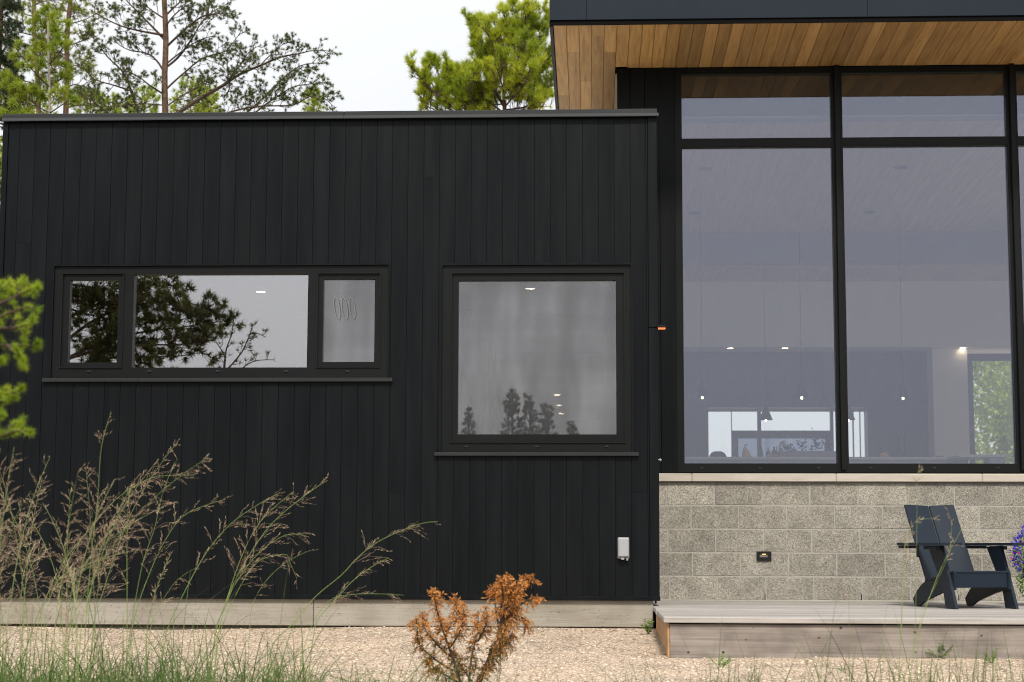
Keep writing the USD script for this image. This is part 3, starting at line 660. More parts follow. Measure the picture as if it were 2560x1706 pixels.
# kitchen cabinets
cab = thing('kitchen_cabinets', 'dark flat-fronted kitchen cabinets along the far wall around the bright back window', 'cabinet')
zu1 = zb0 - .004; zu0 = float(at(*z6(700, 1095), Yc)[2])
ux = [float(at(*z6(x, 1000), Yc)[0]) for x in (285, 533, 785, 1040, 1327)]
obj('cabinet_body', boxm(XI0 + .02, ux[0], Yc + .022, Yk - .004, FZ, zu1), M['cabinet'], cab)
obj('cabinet_body', boxm(ux[0] + .002, ux[-1] - .002, Yc + .022, Yk - .004, zu0, zu1), M['cabinet'], cab)
xt0, xt1 = ux[-1], float(at(*z6(1752, 1000), Yc)[0])
obj('cabinet_body', boxm(xt0, xt1, Yc + .022, Yk - .004, FZ, zu1), M['cabinet'], cab)
zseam = float(at(*z6(1500, 1095), Yc)[2])
def door_leaf(a, b, z0, z1): return obj('cabinet_door', boxm(a + .003, b - .003, Yc, Yc + .02, z0 + .003, z1 - .003, c=.002), M['cabinet'], cab)
for a, b in zip(ux[:-1], ux[1:]): door_leaf(a, b, zu0, zu1)
door_leaf(XI0 + .02, ux[0], zseam, zu1); door_leaf(XI0 + .02, ux[0], FZ + .1, zseam)
xm = float(at(*z6(1551, 1000), Yc)[0])
for a, b in ((xt0, xm), (xm, xt1)):
    door_leaf(a, b, zseam, zu1); door_leaf(a, b, FZ + .1, zseam)
def pull(px, zy0, zy1):
    a, b = at(*z6(px, zy0), Yc), at(*z6(px, zy1), Yc)
    obj('cabinet_handle', MB().tube([(a[0], Yc, a[2]), (a[0], Yc - .035, a[2]), (a[0], Yc - .035, b[2]), (a[0], Yc, b[2])], .008, 6).get(), M['handle'], cab)
for x in (517, 550, 1025, 1061, 1527, 1563): pull(x, 1022, 1084)
for x in (1530, 1566): pull(x, 1290, 1400)
# lower run under the back window
zcl = float(at(*z6(700, 1432), Yc)[2])
obj('cabinet_body', boxm(ux[0] + .002, ux[-1] - .002, Yc + .022, Yk - .004, FZ, zcl - .25), M['cabinet'], cab)
# back window
bwn = part('back_window', pav, 'bright kitchen window at the far side of the room')
Yw2 = Yk + .05
def brect(x0, x1, y0, y1): return rect(z6(x0, 0)[0], z6(x1, 0)[0], z6(0, y0)[1], z6(0, y1)[1], Yw2)
holes2 = [brect(290, 440, 1122, 1440), brect(443, 610, 1122, 1247), brect(633, 1085, 1122, 1247), brect(1107, 1234, 1122, 1440), brect(1240, 1280, 1122, 1440), brect(1284, 1327, 1122, 1440), brect(485, 610, 1297, 1440), brect(637, 1055, 1297, 1440)]
fo = (bwin[0], bwin[1], bwin[2] - .12, bwin[3])
obj('window_frame', prism_xz(sbox(fo[0] + .002, fo[2] + .002, fo[1] - .002, fo[3] - .002).difference(unary_union([sbox(h[0], h[2], h[1], h[3]) for h in holes2])), Yw2 - .03, Yw2 + .05), M['cabinet'], bwn)
for k, h in enumerate(holes2):
    obj('pane', boxm(h[0] - .003, h[1] + .003, Yw2 + .01, Yw2 + .015, h[2] - .003, h[3] + .003), M['glass_tint'] if k >= 6 else M['glass_back'], bwn)
bl = brect(292, 1325, 1104, 1121)
obj('rolled_blind', boxm(bl[0], bl[1], Yw2 - .055, Yw2 - .032, bl[2], bl[3]), M['quartz'], bwn)
hp = brect(757, 825, 1270, 1280)
obj('window_handle', MB().tube([(hp[0], Yw2 - .04, hp[3]), (hp[0], Yw2 - .07, hp[3]), (hp[1], Yw2 - .07, hp[2])], .012, 6).get(), M['steel'], bwn)
# glazed door to the garden
gd = part('garden_door', pav, 'dark framed glazed door showing green trees outside')
gi = rect(z6(2025, 0)[0], z6(2420, 0)[0], z6(0, 792)[1], 1270, Yw + .3)
obj('door_frame', prism_xz(sbox(dk[0] + .002, dk[2] + .002, dk[1] - .002, dk[3] - .002).difference(sbox(gi[0], gi[2], gi[1], gi[3])), Yw + .26, Yw + .34), M['cabinet'], gd)
obj('pane', boxm(gi[0] - .003, gi[1] + .003, Yw + .30, Yw + .306, gi[2] - .003, gi[3] + .003), M['glass_back'], gd)
a, b = at(*z6(2021, 1225), Yw + .22), at(*z6(2025, 1288), Yw + .22)
obj('door_handle', MB().tube([(a[0] - .02, a[1], a[2]), (a[0], a[1] - .02, a[2]), (a[0] + .01, a[1] - .02, b[2])], .014, 6).get(), M['white_plastic'], gd)

# island
isl = thing('kitchen_island', 'long pale stone-topped kitchen island just inside the big windows', 'island')
Yi = 4.95
zi = float(at(1900, 1142.5, Yi)[2])
ix1 = float(at(*z6(2003, 1430), Yi)[0])
obj('countertop', boxm(XI0 + .08, ix1, Yi, Yi + 1.0, zi - .03, zi, c=.004), M['quartz'], isl)
obj('island_body', boxm(XI0 + .1, ix1 - .02, Yi + .03, Yi + .95, FZ, zi - .031), M['quartz_dark'], isl)
Yi2 = EYE[1] + (Yi - EYE[1]) * (1366 - 1142.5) / (1366 - 1136.2)
e0, e1 = float(at(*z6(2115, 1400), Yi2)[0]), float(at(*z6(2248, 1400), Yi2)[0])
obj('countertop', boxm(e0 - .3, e1, Yi2, Yi - .004, zi - .03, zi + .001, c=.004), M['quartz'], isl)
obj('end_panel', boxm(e0 + .02, e1 - .03, Yi2 + .02, Yi2 + .3, FZ, zi - .031), M['quartz_dark'], isl)
YI = Yi + .25
def on_island(zx): p = at(*z6(zx, 1415), YI); return np.array([p[0], YI, zi])
SC = (YI - EYE[1]) / FPX * .38265 * 1.0        # metres per zoomed pixel at the island
# bananas
b0 = on_island(540)
ban = thing('banana_bunch', 'bunch of yellow bananas hanging from a dark hook on the island', 'bananas', b0)
M['banana'] = varied('banana_skin', [(.3, (.42, .30, .05)), (.7, (.62, .46, .09))], nscale=20, rough=.5)
for k in range(5):
    t = np.linspace(0, 1, 9)
    sgn = (k - 1.6) / 2.4
    pts = np.stack([(-10 + 28 * t * sgn * (1.25 - t * .5) + 14 * t ** 2) * SC, (k - 2) * .012 + 0 * t, (68 - 66 * t ** 1.1) * SC], 1)
    obj('banana', MB().tube(pts, np.interp(t, [0, .12, .5, .9, 1], [.008, .016, .022, .018, .006]), 7).get(), M['banana'], ban, True)
t = np.linspace(0, 1, 12)
obj('hook', MB().tube(np.stack([(-26 + 34 * t) * SC, 0 * t + .05, (4 + 86 * np.sin(t * 2.0) ** .8) * SC], 1), .006, 6).get(), M['handle'], ban)
# bottles
def bottle(zx, h, rr, capm, label, lab):
    o = on_island(zx); t = thing('bottle', label, 'bottle', o, group='bottles on the kitchen island')
    r = rr * SC; H = h * SC
    obj('bottle_body', lathe([(0, 0), (r, 0), (r * 1.02, .02), (r, H * .55), (r * .75, H * .66), (r * .34, H * .76), (r * .34, H * .9), (0, H * .9)]), M['bottle'], t, 40)
    obj('cap', lathe([(0, H * .9), (r * .4, H * .9), (r * (.4 if capm == 'black' else .12), H), (0, H)]), M[capm], t, 40)
    if lab: obj('bottle_label', lathe([(r * 1.03, H * .12), (r * 1.03, H * .36)]), M['banana'], t, True)
M['bottle'] = plain('dark_bottle_glass', (.02, .022, .03), .15)
M['yellow'] = plain('yellow_cap', (.6, .5, .12), .5)
bottle(638, 72, 11, 'black', 'dark slim bottle beside the bananas, leftmost of the three bottles', False)
bottle(682, 65, 16, 'yellow', 'dark squeeze bottle with a yellow pointed cap', True)
bottle(720, 73, 16, 'black', 'dark glass bottle with a pale label next to the herb box', True)
# domed bowl
o = on_island(352)
dm = thing('domed_bowl', 'dark domed bowl upside down on the island before the bright back window', 'bowl', o)
rr = 56 * SC
obj('bowl', lathe([(0, 44 * SC), (rr * .45, 42 * SC), (rr * .75, 34 * SC), (rr * .95, 18 * SC), (rr, 0), (0, 0)], 28), M['black'], dm, 40)
obj('rim', lathe([(rr, 0), (rr * 1.06, 0), (rr * 1.06, .015), (rr, .015)], 28), M['handle'], dm)
# pepper mill
o = on_island(470)
pm = thing('pepper_mill', 'dark turned pepper mill left of the bananas', 'pepper mill', o)
obj('body', lathe([(0, 0), (10 * SC, 0), (11 * SC, 8 * SC), (7 * SC, 14 * SC), (10 * SC, 22 * SC), (7 * SC, 30 * SC), (9 * SC, 38 * SC), (6 * SC, 46 * SC), (0, 46 * SC)], 16), M['handle'], pm, 40)
obj('knob', lathe([(0, 46 * SC), (6 * SC, 48 * SC), (8 * SC, 56 * SC), (4 * SC, 64 * SC), (0, 66 * SC)], 16), M['handle'], pm, 40)
# herb box
o = on_island(932)
hb = thing('herb_box', 'grey wooden planter box with green herbs on the island', 'planter', o)
hw = 183 * SC
obj('box', MB().box(-hw, hw, -.08, .12, 0, 43 * SC, c=.006).get(), varied('grey_box_wood', [(.3, (.18, .17, .165)), (.7, (.28, .27, .26))], scale=(2, 10, 20), nscale=2), hb)
def herb(cx, h, r, n, seed, droop=.3):
    rng = np.random.default_rng(seed); mb = MB()
    for _ in range(n):
        p = np.array([cx + rng.normal(0, r * .5), .02 + rng.normal(0, .03), 42 * SC + abs(rng.normal(.45, .3)) * h])
        d = rng.normal(0, 1, 3); d[2] = abs(d[2]) * .6 - droop * .5; d /= np.linalg.norm(d)
        s = np.cross(d, rng.normal(0, 1, 3)); s /= np.linalg.norm(s)
        L = rng.uniform(.03, .055)
        mb.add([p, p + d * L * .5 + s * L * .28, p + d * L, p + d * L * .5 - s * L * .28], [(0, 1, 2), (0, 2, 3)])
    mb.tube([(cx, .02, 30 * SC), (cx, .02, 42 * SC + h * .6)], .004, 5)
    return mb.get()
herbs = [(-112, .08, .10, 46, 1), (-28, .17, .05, 34, 2), (62, .20, .07, 44, 3), (120, .14, .045, 22, 4)]
M['herb'] = leafy('herb_leaf', [(.2, (.015, .03, .012)), (.8, (.04, .065, .03))], trans=.3, nscale=20)
for cx, h, r, n, sd in herbs: obj('herb_plant', herb(cx * SC, h, r, n, sd), M['herb'], hb)
# faucet
o = on_island(765)
fc = thing('kitchen_faucet', 'arched gooseneck faucet rising behind the herb box', 'faucet', o + [0, .35, 0])
t = np.linspace(0, math.pi, 14)
obj('spout', MB().tube(np.vstack([[(18 * SC, 0, 0)], np.stack([(38 - 20 * np.cos(t)) * SC, 0 * t, (90 + 24 * np.sin(t)) * SC], 1), [(58 * SC, 0, 62 * SC)]]), .016, 8).get(), M['steel'], fc, True)
obj('sprayer', MB().tube([(-3 * SC, 0, 0), (-3 * SC, 0, 88 * SC)], [.016, .012], 8).get(), M['steel'], fc, True)
# knife block
o = on_island(1437)
kb = thing('knife_block', 'orange wooden knife block with black handles near the tall cabinet', 'knife block', o)
M['kblock'] = plain('orange_block_wood', (.42, .19, .07), .5)
obj('block', prism_xz(Polygon([(-30 * SC, 0), (38 * SC, 0), (12 * SC, 36 * SC), (-22 * SC, 36 * SC)]), -.06, .06), M['kblock'], kb)
for k in range(4):
    x = (-34 + 10 * k) * SC
    obj('knife_handle', MB().tube([(x + 14 * SC, -.04 + .025 * k, 34 * SC), (x - 2 * SC, -.04 + .025 * k, (66 - 5 * (k % 2)) * SC)], .013, 6).get(), M['black'], kb)
o = on_island(1795)
cb = thing('cutting_board', 'small orange wooden board lying on the island by the white pier', 'cutting board', o)
obj('board', boxm(-14 * SC, 26 * SC, -.1, .1, 0, .022, c=.005), M['kblock'], cb)
obj('grip', boxm(26 * SC, 40 * SC, -.02, .02, .004, .016, c=.003), M['kblock'], cb)

# pendant lamps (one built, the others copied)
def pendant_parts(t):
    obj('cord', MB().tube([(0, 0, .19), (0, 0, 2.05)], .0032, 6).get(), M['black'], t)
    obj('shade', lathe([(.012, .21), (.016, .19), (.085, .02), (.088, .015), (.082, .015), (.012, .17)], 24), M['handle'], t, 40)
    obj('bulb', lathe([(0, -.008), (.009, -.006), (.014, .003), (.013, .014), (.008, .04), (0, .045)], 16), M['lamp_warm'], t, True)
pl = ['small black cone pendant lamp at the left edge of the first big pane', 'small black cone pendant lamp hanging right of the middle of the first big pane', 'small black cone pendant lamp before the tall dark cabinet',
      'small black cone pendant lamp silhouetted on the bright back window', 'small black cone pendant lamp half hidden behind the central mullion']
spots = [(250, 1036, Yi + .45), (900, 1038, Yi + .45), (1562, 1041, Yi + .45), (666, 1184, 8.6), (1205, 1184, 8.6)]
p0 = None
for lab, (zx, zy, Y) in zip(pl, spots):
    p = at(*z6(zx, zy), Y)
    t = thing('pendant_lamp', lab, 'pendant lamp', p, group='pendant lamps in the kitchen')
    if p0 is None:
        p0 = t; pendant_parts(t)
    else:
        t.GetReferences().AddInternalReference(p0.GetPath()); t.SetInstanceable(True)

# ---------------------------------------------------------------- small fittings outside
p = at(1910, 1390.5, YB - .01)
sl = thing('step_light', 'small black step light glowing amber in the block wall', 'wall light', (p[0], YB - .002, p[2]))
hw, hh = .0625, .0395
obj('faceplate', prism_xz(sbox(-hw, -hh, hw, hh).difference(Polygon([(-.033, .020), (.033, .020), (.038, -.012), (-.038, -.012)])), -.012, .002), M['black'], sl)
obj('recess', MB().add([(-.033, .03, .02), (.033, .03, .02), (.04, -.008, -.014), (-.04, -.008, -.014)], [(0, 1, 2), (0, 2, 3)]).get(), plain('dark_recess', (.02, .018, .016), .6), sl)
obj('lamp', boxm(-.016, .016, -.009, -.002, .012, .018, c=.002), M['lamp_step'], sl)
p = at(1558.5, 1371, 0)
oc = thing('outlet_cover', 'pale grey weatherproof outlet cover low on the black wing', 'outlet cover', (p[0], -.002, p[2]))
obj('base', boxm(-.044, .044, -.02, .001, -.081, .083, c=.006), M['white_plastic'], oc)
obj('lid', boxm(-.041, .041, -.055, -.021, -.068, .078, c=.009), M['white_plastic'], oc)
obj('cord_exit', boxm(-.020, .006, -.045, -.012, -.090, -.069, c=.004), M['steel'], oc)
obj('latch', MB().tm(trimesh.creation.cylinder(.009, .02, sections=12), trimesh.transformations.translation_matrix((.028, -.03, -.084))).get(), M['steel'], oc)
p = at(1655, 820, .75)
ws = thing('wall_sconce', 'small downlight glowing orange-red at the wing corner', 'wall light', (p[0] - .035, .75, p[2]))
obj('body', boxm(-.03, .066, -.04, .04, -.002, .02, c=.004), M['black'], ws)
obj('lamp', boxm(-.026, .062, -.036, .036, -.009, -.003), M['lamp_orange'], ws)
p = at(1650.5, 1150.5, .9)
kn = thing('round_knob', 'tiny white round knob beside the wing corner below the sconce', 'knob', (p[0] - .02, .9, p[2]))
obj('stem', MB().tube([(-.03, 0, 0), (.012, 0, 0)], .006, 8).get(), M['steel'], kn)
obj('cap', MB().tm(trimesh.creation.icosphere(2, .012), trimesh.transformations.translation_matrix((.02, 0, 0))).get(), M['white_plastic'], kn, True)

# ---------------------------------------------------------------- deck
dkx0 = float(atz(1655.5, 1541.5, DECK_Z)[0]); dky0 = float(atz(2100, 1546, DECK_Z)[1])
deck = thing('deck', 'low weathered grey wooden deck in front of the block wall', 'deck')
DX1 = 8.4
bw_ = .138; y = dky0; k = 0
while y < YB - .03:
    x0 = dkx0 + (RNG.uniform(0, .01))
    y1 = min(y + bw_, YB - .014)
    obj('deck_board', boxm(x0, DX1, y + .003, y1 - .003, DECK_Z - .036, DECK_Z + RNG.uniform(-.001, .001), c=.004), M['deck'], deck)
    y += bw_ + .002; k += 1
ys0 = dky0 + .03
obj('skirt_board', boxm(dkx0 + .045, DX1, ys0, ys0 + .038, -.30, DECK_Z - .044, c=.003), M['skirt'], deck)
obj('side_skirt', boxm(dkx0 + .03, dkx0 + .043, ys0 + .01, .02, -.30, DECK_Z - .040), M['raw_wood'], deck)
obj('joist', boxm(dkx0 + .08, DX1, ys0 + .06, YB - .05, -.05, DECK_Z - .06), M['gap'], deck)

# ---------------------------------------------------------------- chair
TH = 15.0
ch = thing('garden_chair', 'low charcoal slatted garden chair facing right on the deck', 'chair', (2.848, .0695, DECK_Z + .002), TH)
T = .020
def sideplate(poly, x0, x1, bev=.003):
    v, f = prism_yz(poly, x0, x1); return v, f
rail = [(.386, .056), (.355, 0), (.285, 0), (.20, .035), (.05, .075), (-.10, .11), (-.22, .13), (-.32, .14), (-.33, .27), (-.28, .275), (.03, .20), (.15, .197), (.24, .165), (.31, .12)]
def rounded(poly, r=.006): return list(Polygon(poly).buffer(-r, join_style=1).buffer(r, join_style=1, quad_segs=3).exterior.coords)[:-1]
for s in (-1, 1):
    obj('side_rail', prism_yz(rounded(rail), s * .222 - T / 2, s * .222 + T / 2), M['chair'], ch)
    leg = [(-.225, 0), (-.392, 0), (-.172, .470), (.048, .462), (-.185, .15)]
    legm = MB(); legm.add(*prism_yz(rounded(leg, .004), s * .245 - .0115, s * .245 + .0115))
    obj('front_leg', legm.get(), M['chair'], ch)
    br = MB().box(s * .245 + (-.05 if s < 0 else .013), s * .245 + (-.013 if s < 0 else .05), -.17, .05, .440, .468, c=.003)
    obj('arm_bracket', br.get(), M['chair'], ch)
    xs = (-.385, -.205) if s < 0 else (.205, .385)
    a = Polygon([(xs[0], -.42), (xs[1], -.42), (xs[1], .36), (xs[0] + (.0 if s > 0 else .03), .38), (xs[0], .33)]) if s < 0 else Polygon([(xs[0], -.42), (xs[1], -.42), (xs[1], .33), (xs[1] - .03, .38), (xs[0], .36)])
    m = trimesh.creation.extrude_polygon(a.buffer(-.008).buffer(.008), .020, engine='earcut'); m.apply_translation((0, 0, .471))
    obj('armrest', (np.array(m.vertices), np.array(m.faces)), M['chair'], ch)
    obj('arm_block', boxm(*( (-.36, -.22) if s < 0 else (.22, .36)), .28, .36, .448, .470, c=.003), M['chair'], ch)
# back slats: two boards, slightly turned to each other
B0, B1 = np.array([.20, .195]), np.array([.56, .785])
du = (B1 - B0) / np.linalg.norm(B1 - B0); dn = np.array([du[1], -du[0]]) * -1
for s in (-1, 1):
    pts = []
    v, f = MB().box(0, .211, -.010, .010, 0, float(np.linalg.norm(B1 - B0)), c=.004).get()
    v = v.copy()
    ang = math.radians(5) * s
    x, yy, zz = v[:, 0], v[:, 1], v[:, 2]
    xx = s * (.004 + x)
    depth = yy - (x / .211 - 0) * .016              # outer edges come forward
    P = np.stack([xx, B0[0] + du[0] * zz + du[1] * depth, B0[1] + du[1] * zz - du[0] * depth], 1)
    if s < 0: f = f[:, ::-1]
    obj('back_slat', (P, f), M['chair'], ch)
seat0, seat1 = np.array([-.30, .279]), np.array([.22, .203])
for k in range(4):
    a, b = seat0 + (seat1 - seat0) * (k / 4 + .008), seat0 + (seat1 - seat0) * ((k + 1) / 4 - .008)
    obj('seat_slat', prism_yz(rounded([(a[0], a[1] - .018), (b[0], b[1] - .018), (b[0], b[1]), (a[0], a[1])], .003), -.236 if k == 0 else -.21, .236 if k == 0 else .21), M['chair'], ch)
obj('front_lip', MB().tube([(-.234, -.306, .272), (.234, -.306, .272)], .011, 10).get(), M['chair'], ch, 40)
obj('front_apron', boxm(-.233, .233, -.312, -.294, .155, .268, c=.003), M['chair'], ch)
obj('back_brace', boxm(-.21, .21, .34, .36, .38, .46, c=.003), M['chair'], ch)

# ---------------------------------------------------------------- flower pot at the right edge
fp = at(2600, 1400, .55)
pot = thing('flower_pot', 'overflowing pot of deep blue trailing flowers at the right edge', 'flower pot', (fp[0] + .05, .55, DECK_Z))
obj('pot', lathe([(0, 0), (.13, 0), (.17, .26), (.185, .26), (.185, .30), (.16, .30), (.155, .24), (0, .24)], 24), plain('dark_pot', (.05, .05, .052), .6), pot, 40)
obj('soil', lathe([(0, .25), (.154, .25)], 20), M['soil'], pot)
rng = np.random.default_rng(11)
def ball_pts(n, c, R, rng, inner=.6):
    d = rng.normal(size=(n, 3)); d /= np.linalg.norm(d, axis=1, keepdims=True)
    return np.asarray(c) + d * (R * rng.uniform(inner, 1, (n, 1))), d
def leaves(P, D, L, w, rng, jit=.7):
    n = len(P); d = D + rng.normal(0, jit, (n, 3)); d /= np.linalg.norm(d, axis=1, keepdims=True)
    s = np.cross(d, rng.normal(size=(n, 3))); s /= np.linalg.norm(s, axis=1, keepdims=True)
    L = (L * rng.uniform(.7, 1.3, n))[:, None]; w = L * w
    v = np.stack([P, P + d * L * .5 + s * w, P + d * L, P + d * L * .5 - s * w], 1).reshape(-1, 3)
    q = np.arange(n)[:, None] * 4
    return v, np.vstack([q + [0, 1, 2], q + [0, 2, 3]])
R3 = np.array([.26, .26, .27])
P1, D1 = ball_pts(2600, (0, 0, .40), R3, rng, .45)
Pd, Dd = ball_pts(1300, (-.08, -.05, .20), np.array([.17, .2, .17]), rng, .4)
obj('foliage', leaves(np.vstack([P1, Pd]), np.vstack([D1, Dd]), .024, .3, rng), M['weed'], pot)
P2, D2 = ball_pts(950, (0, 0, .41), R3 * 1.04, rng, .88)
keep = rng.random(950) < np.where(P2[:, 2] > .28, 1, .45)
P2, D2 = P2[keep], D2[keep]
fm = MB()
for k in range(3): fm.add(*leaves(P2, D2, .014, .5, rng, 1.0))
obj('blue_flowers', fm.get(), M['petal_blue'], pot)
P3, D3 = ball_pts(26, (0, 0, .38), R3 * 1.05, rng, .95)
fm = MB()
for k in range(4): fm.add(*leaves(P3, D3, .02, .5, rng, 1.0))
obj('pink_flowers', fm.get(), M['petal_pink'], pot)

# ---------------------------------------------------------------- conifers
def needles(P, D, n, L, w, rng, spread=.8):
    """n thin needles fanning out from each shoot end P along D"""
    P = np.repeat(P, n, 0); D = np.repeat(D, n, 0); m = len(P)
    d = D + rng.normal(0, spread, (m, 3)); d /= np.linalg.norm(d, axis=1, keepdims=True)
    s = np.cross(d, rng.normal(size=(m, 3))); s /= np.linalg.norm(s, axis=1, keepdims=True) + 1e-9
    L = (L * rng.uniform(.65, 1.2, m))[:, None]
    v = np.stack([P - s * w / 2, P + s * w / 2, P + d * L], 1).reshape(-1, 3)
    return v, np.arange(m * 3).reshape(-1, 3)

class Conifer:
    def __init__(s, seed): s.rng = np.random.default_rng(seed); s.wood = MB(); s.P = []; s.D = []
    def limb(s, pts, r0, r1, n=None, sides=6):
        n = n or max(6, 3 * len(pts)); c = spline(pts, n)
        s.wood.tube(c, np.linspace(r0, r1, n), sides); return c
    def twigs(s, curve, r0, spacing, length, levels=2, start=.1, updraft=.3, tuft_p=1.0, flat=.6, along=True, bare=.15):
        rng = s.rng
        seg = np.linalg.norm(np.diff(curve, axis=0), axis=1); tot = seg.sum(); cum = np.r_[0, np.cumsum(seg)]
        t = start * tot
        while t < tot:
            i = min(np.searchsorted(cum, t, 'right') - 1, len(seg) - 1)
            p = curve[i] + (curve[i + 1] - curve[i]) * ((t - cum[i]) / max(seg[i], 1e-9))
            ax = (curve[i + 1] - curve[i]) / seg[i]
            side = rng.normal(size=3); side -= ax * (side @ ax); side /= np.linalg.norm(side) + 1e-9; side[1] *= flat
            d = ax * rng.uniform(.3, .9) + side * rng.uniform(.6, 1.1) + np.array([0, 0, updraft]); d /= np.linalg.norm(d)
            L = length * rng.uniform(.5, 1.2) * (1 - .55 * t / tot)
            mid = p + d * L * .5 + rng.normal(0, L * .08, 3); end = p + d * L + np.array([0, 0, updraft * L * .35]) + rng.normal(0, L * .08, 3)
            cv = spline([p, mid, end], 6)
            s.wood.tube(cv, np.linspace(r0, r0 * .4, 6), 4)
            if levels > 1:
                s.twigs(cv, r0 * .6, spacing * .62, length * .45, levels - 1, .25, updraft, tuft_p, 1.0, along)
            if rng.random() < tuft_p:
                s.P.append(end); s.D.append((end - mid) / (np.linalg.norm(end - mid) + 1e-9))
                if along and rng.random() > bare: s.P.append(cv[4]); s.D.append(d)
            t += spacing * rng.uniform(.6, 1.4)
        s.P.append(curve[-1]); s.D.append((curve[-1] - curve[-2]) / (np.linalg.norm(curve[-1] - curve[-2]) + 1e-9))
    def finish(s, name, label, cat, trunk, bark, needle, n, L, w, spread=.8, group=None, twigmat=None):
        base = trunk[0].copy()
        t = thing(name, label, cat, base, group=group)
        obj('trunk', shift(tube(trunk, s.trunk_r, 10), base), bark, t, True)
        if s.wood.v: obj('branches', shift(s.wood.get(), base), twigmat or M['twig'], t)
        if s.P:
            v, f = needles(np.array(s.P), np.array(s.D), n, L, w, s.rng, spread)
            obj('crown', shift((v, f), base), needle, t, kind='stuff')
        return t
def z1(x, y): return x * .38265, y * .38265
def z2(x, y): return 850 + x * .38265, y * .38265
def poly3(pts, fn, Y, rng, dY=0.0, y0=0.0):
    """sight points on the upright plane at Y, leaning to dY at the tip"""
    return np.array([at(*fn(*q), Y + y0 + dY * k / max(len(pts) - 1, 1)) for k, q in enumerate(pts)])

def jack_pine():
    Y = 10.4; c = Conifer(21); rng = c.rng
    tr = poly3([(1085, 2400), (1080, 740), (1075, 500), (1084, 300), (1080, 140), (1073, 0), (1060, -500)], z1, Y, rng)
    tr[0][2] = -.1; trunk = spline(tr, 40); c.trunk_r = np.linspace(.085, .03, 40)
    B = [([(1085, 790), (1170, 735), (1300, 650), (1440, 570), (1560, 490), (1700, 430), (1850, 370), (1960, 350), (2060, 330), (2165, 335)], .034, .3),
         ([(1440, 900), (1620, 730), (1700, 660), (1800, 560), (1900, 470), (2000, 420), (2100, 415)], .022, .5),
         ([(1300, 860), (1500, 735), (1700, 695), (1900, 690), (2050, 625), (2185, 705)], .018, -.3),
         ([(1600, 800), (1800, 640), (1950, 560), (2130, 540)], .014, -.4),
         ([(1085, 440), (1160, 380), (1250, 260), (1330, 130), (1420, 60), (1505, 20)], .02, .4),
         ([(1085, 310), (1180, 220), (1260, 150), (1350, 100), (1440, 90), (1545, 145)], .018, -.4),
         ([(1075, 260), (960, 140), (860, 40), (800, -20)], .02, .3),
         ([(1070, 230), (950, 210), (820, 180), (700, 130), (600, 70)], .018, -.4),
         ([(1065, 460), (960, 350), (850, 330), (760, 280)], .016, .3),
         ([(930, 900), (900, 735), (860, 600), (800, 470), (700, 370), (620, 260), (560, 210)], .022, .5),
         ([(870, 600), (750, 560), (620, 520), (560, 460)], .014, -.3),
         ([(760, 780), (690, 730), (600, 660), (520, 610)], .014, .3),
         ([(1085, 100), (1180, 10), (1260, -60)], .018, .2),
         ([(1085, 420), (1200, 330), (1300, 265), (1400, 235)], .014, .2),
         ([(1090, 580), (1200, 480), (1330, 380), (1480, 330), (1530, 270), (1575, 205)], .016, .4),
         ([(1480, 545), (1560, 440), (1640, 330), (1700, 300)], .012, .3),
         ([(1700, 430), (1800, 330), (1860, 285), (1915, 270)], .010, .2),
         ([(1460, 640), (1500, 560), (1485, 450), (1510, 320)], .010, -.3),
         ([(1075, 620), (980, 560), (900, 500), (780, 450)], .014, -.4),
         ([(1080, 180), (1150, 90), (1250, 20)], .014, -.3),
         ([(1070, 120), (980, 60), (900, -10)], .014, .2),
         ([(1085, 700), (1200, 620), (1320, 560), (1420, 480)], .012, .4),
         ([(1075, 690), (960, 680), (820, 690), (700, 700)], .010, -.2)]
    for pts, r, dY in B:
        cv = c.limb(poly3(pts, z1, Y, rng, dY), r, .005, n=26)
        c.twigs(cv, .0055, .066, .34, 2, .20, .14, .9, .5, True, .15)
    c.finish('jack_pine', 'tall thin jack pine with bare reddish trunk and dark twiggy limbs above the wing roof', 'tree', trunk, M['bark'], M['needle_jack'], 22, .048, .0070, 1.15)
jack_pine()

def side_pine(name, label, tr_px, Y, limbs, seed, r, needle, n, L, w, sp=.12, ln=.4, bark='bark', cat='tree', start=.15, up=.15):
    c = Conifer(seed); rng = c.rng
    tr = poly3(tr_px, z1, Y, rng); tr = np.vstack([[tr[0][0], tr[0][1], -.1], tr]); trunk = spline(tr, 30); c.trunk_r = np.linspace(r, r * .4, 30)
    for pts, rr_, dY in limbs:
        cv = c.limb(poly3(pts, z1, Y, rng, dY), rr_, .004, n=18)
        c.twigs(cv, .006, sp, ln, 2, start, up, .95, .6)
    return c.finish(name, label, cat, trunk, M[bark], M[needle], n, L, w, .95)
rg = np.random.default_rng(5)
def fan(x, y0, y1, n, reach, rng, droop=.15, left=True, right=True):
    out = []
    for k in range(n):
        y = y0 + (y1 - y0) * (k + rng.uniform(0, .6)) / n
        s = 1 if (right and (not left or k % 2)) else -1
        L = reach * rng.uniform(.55, 1.1)
        out.append(([(x, y), (x + s * L * .5, y - L * .12), (x + s * L, y - L * (.15 + rng.uniform(-.3, .3)))], .014, rng.uniform(-.9, .9)))
    return out
side_pine('pine_tree', 'slender pine with reddish trunk third from the left edge', [(430, 1000), (430, 740), (440, 500), (436, 250), (460, 0), (470, -400)], 13.5, fan(440, -60, 740, 12, 190, rg), 31, .08, 'needle_mid', 24, .075, .007, .085, .42)
side_pine('pine_tree', 'slender pine with thin trunk near the left edge, behind the young pale-stemmed pine', [(250, 1000), (250, 600), (225, 250), (222, 0), (220, -400)], 14.5, fan(230, -60, 740, 11, 200, rg), 32, .07, 'needle_mid', 24, .08, .0075, .09, .45)
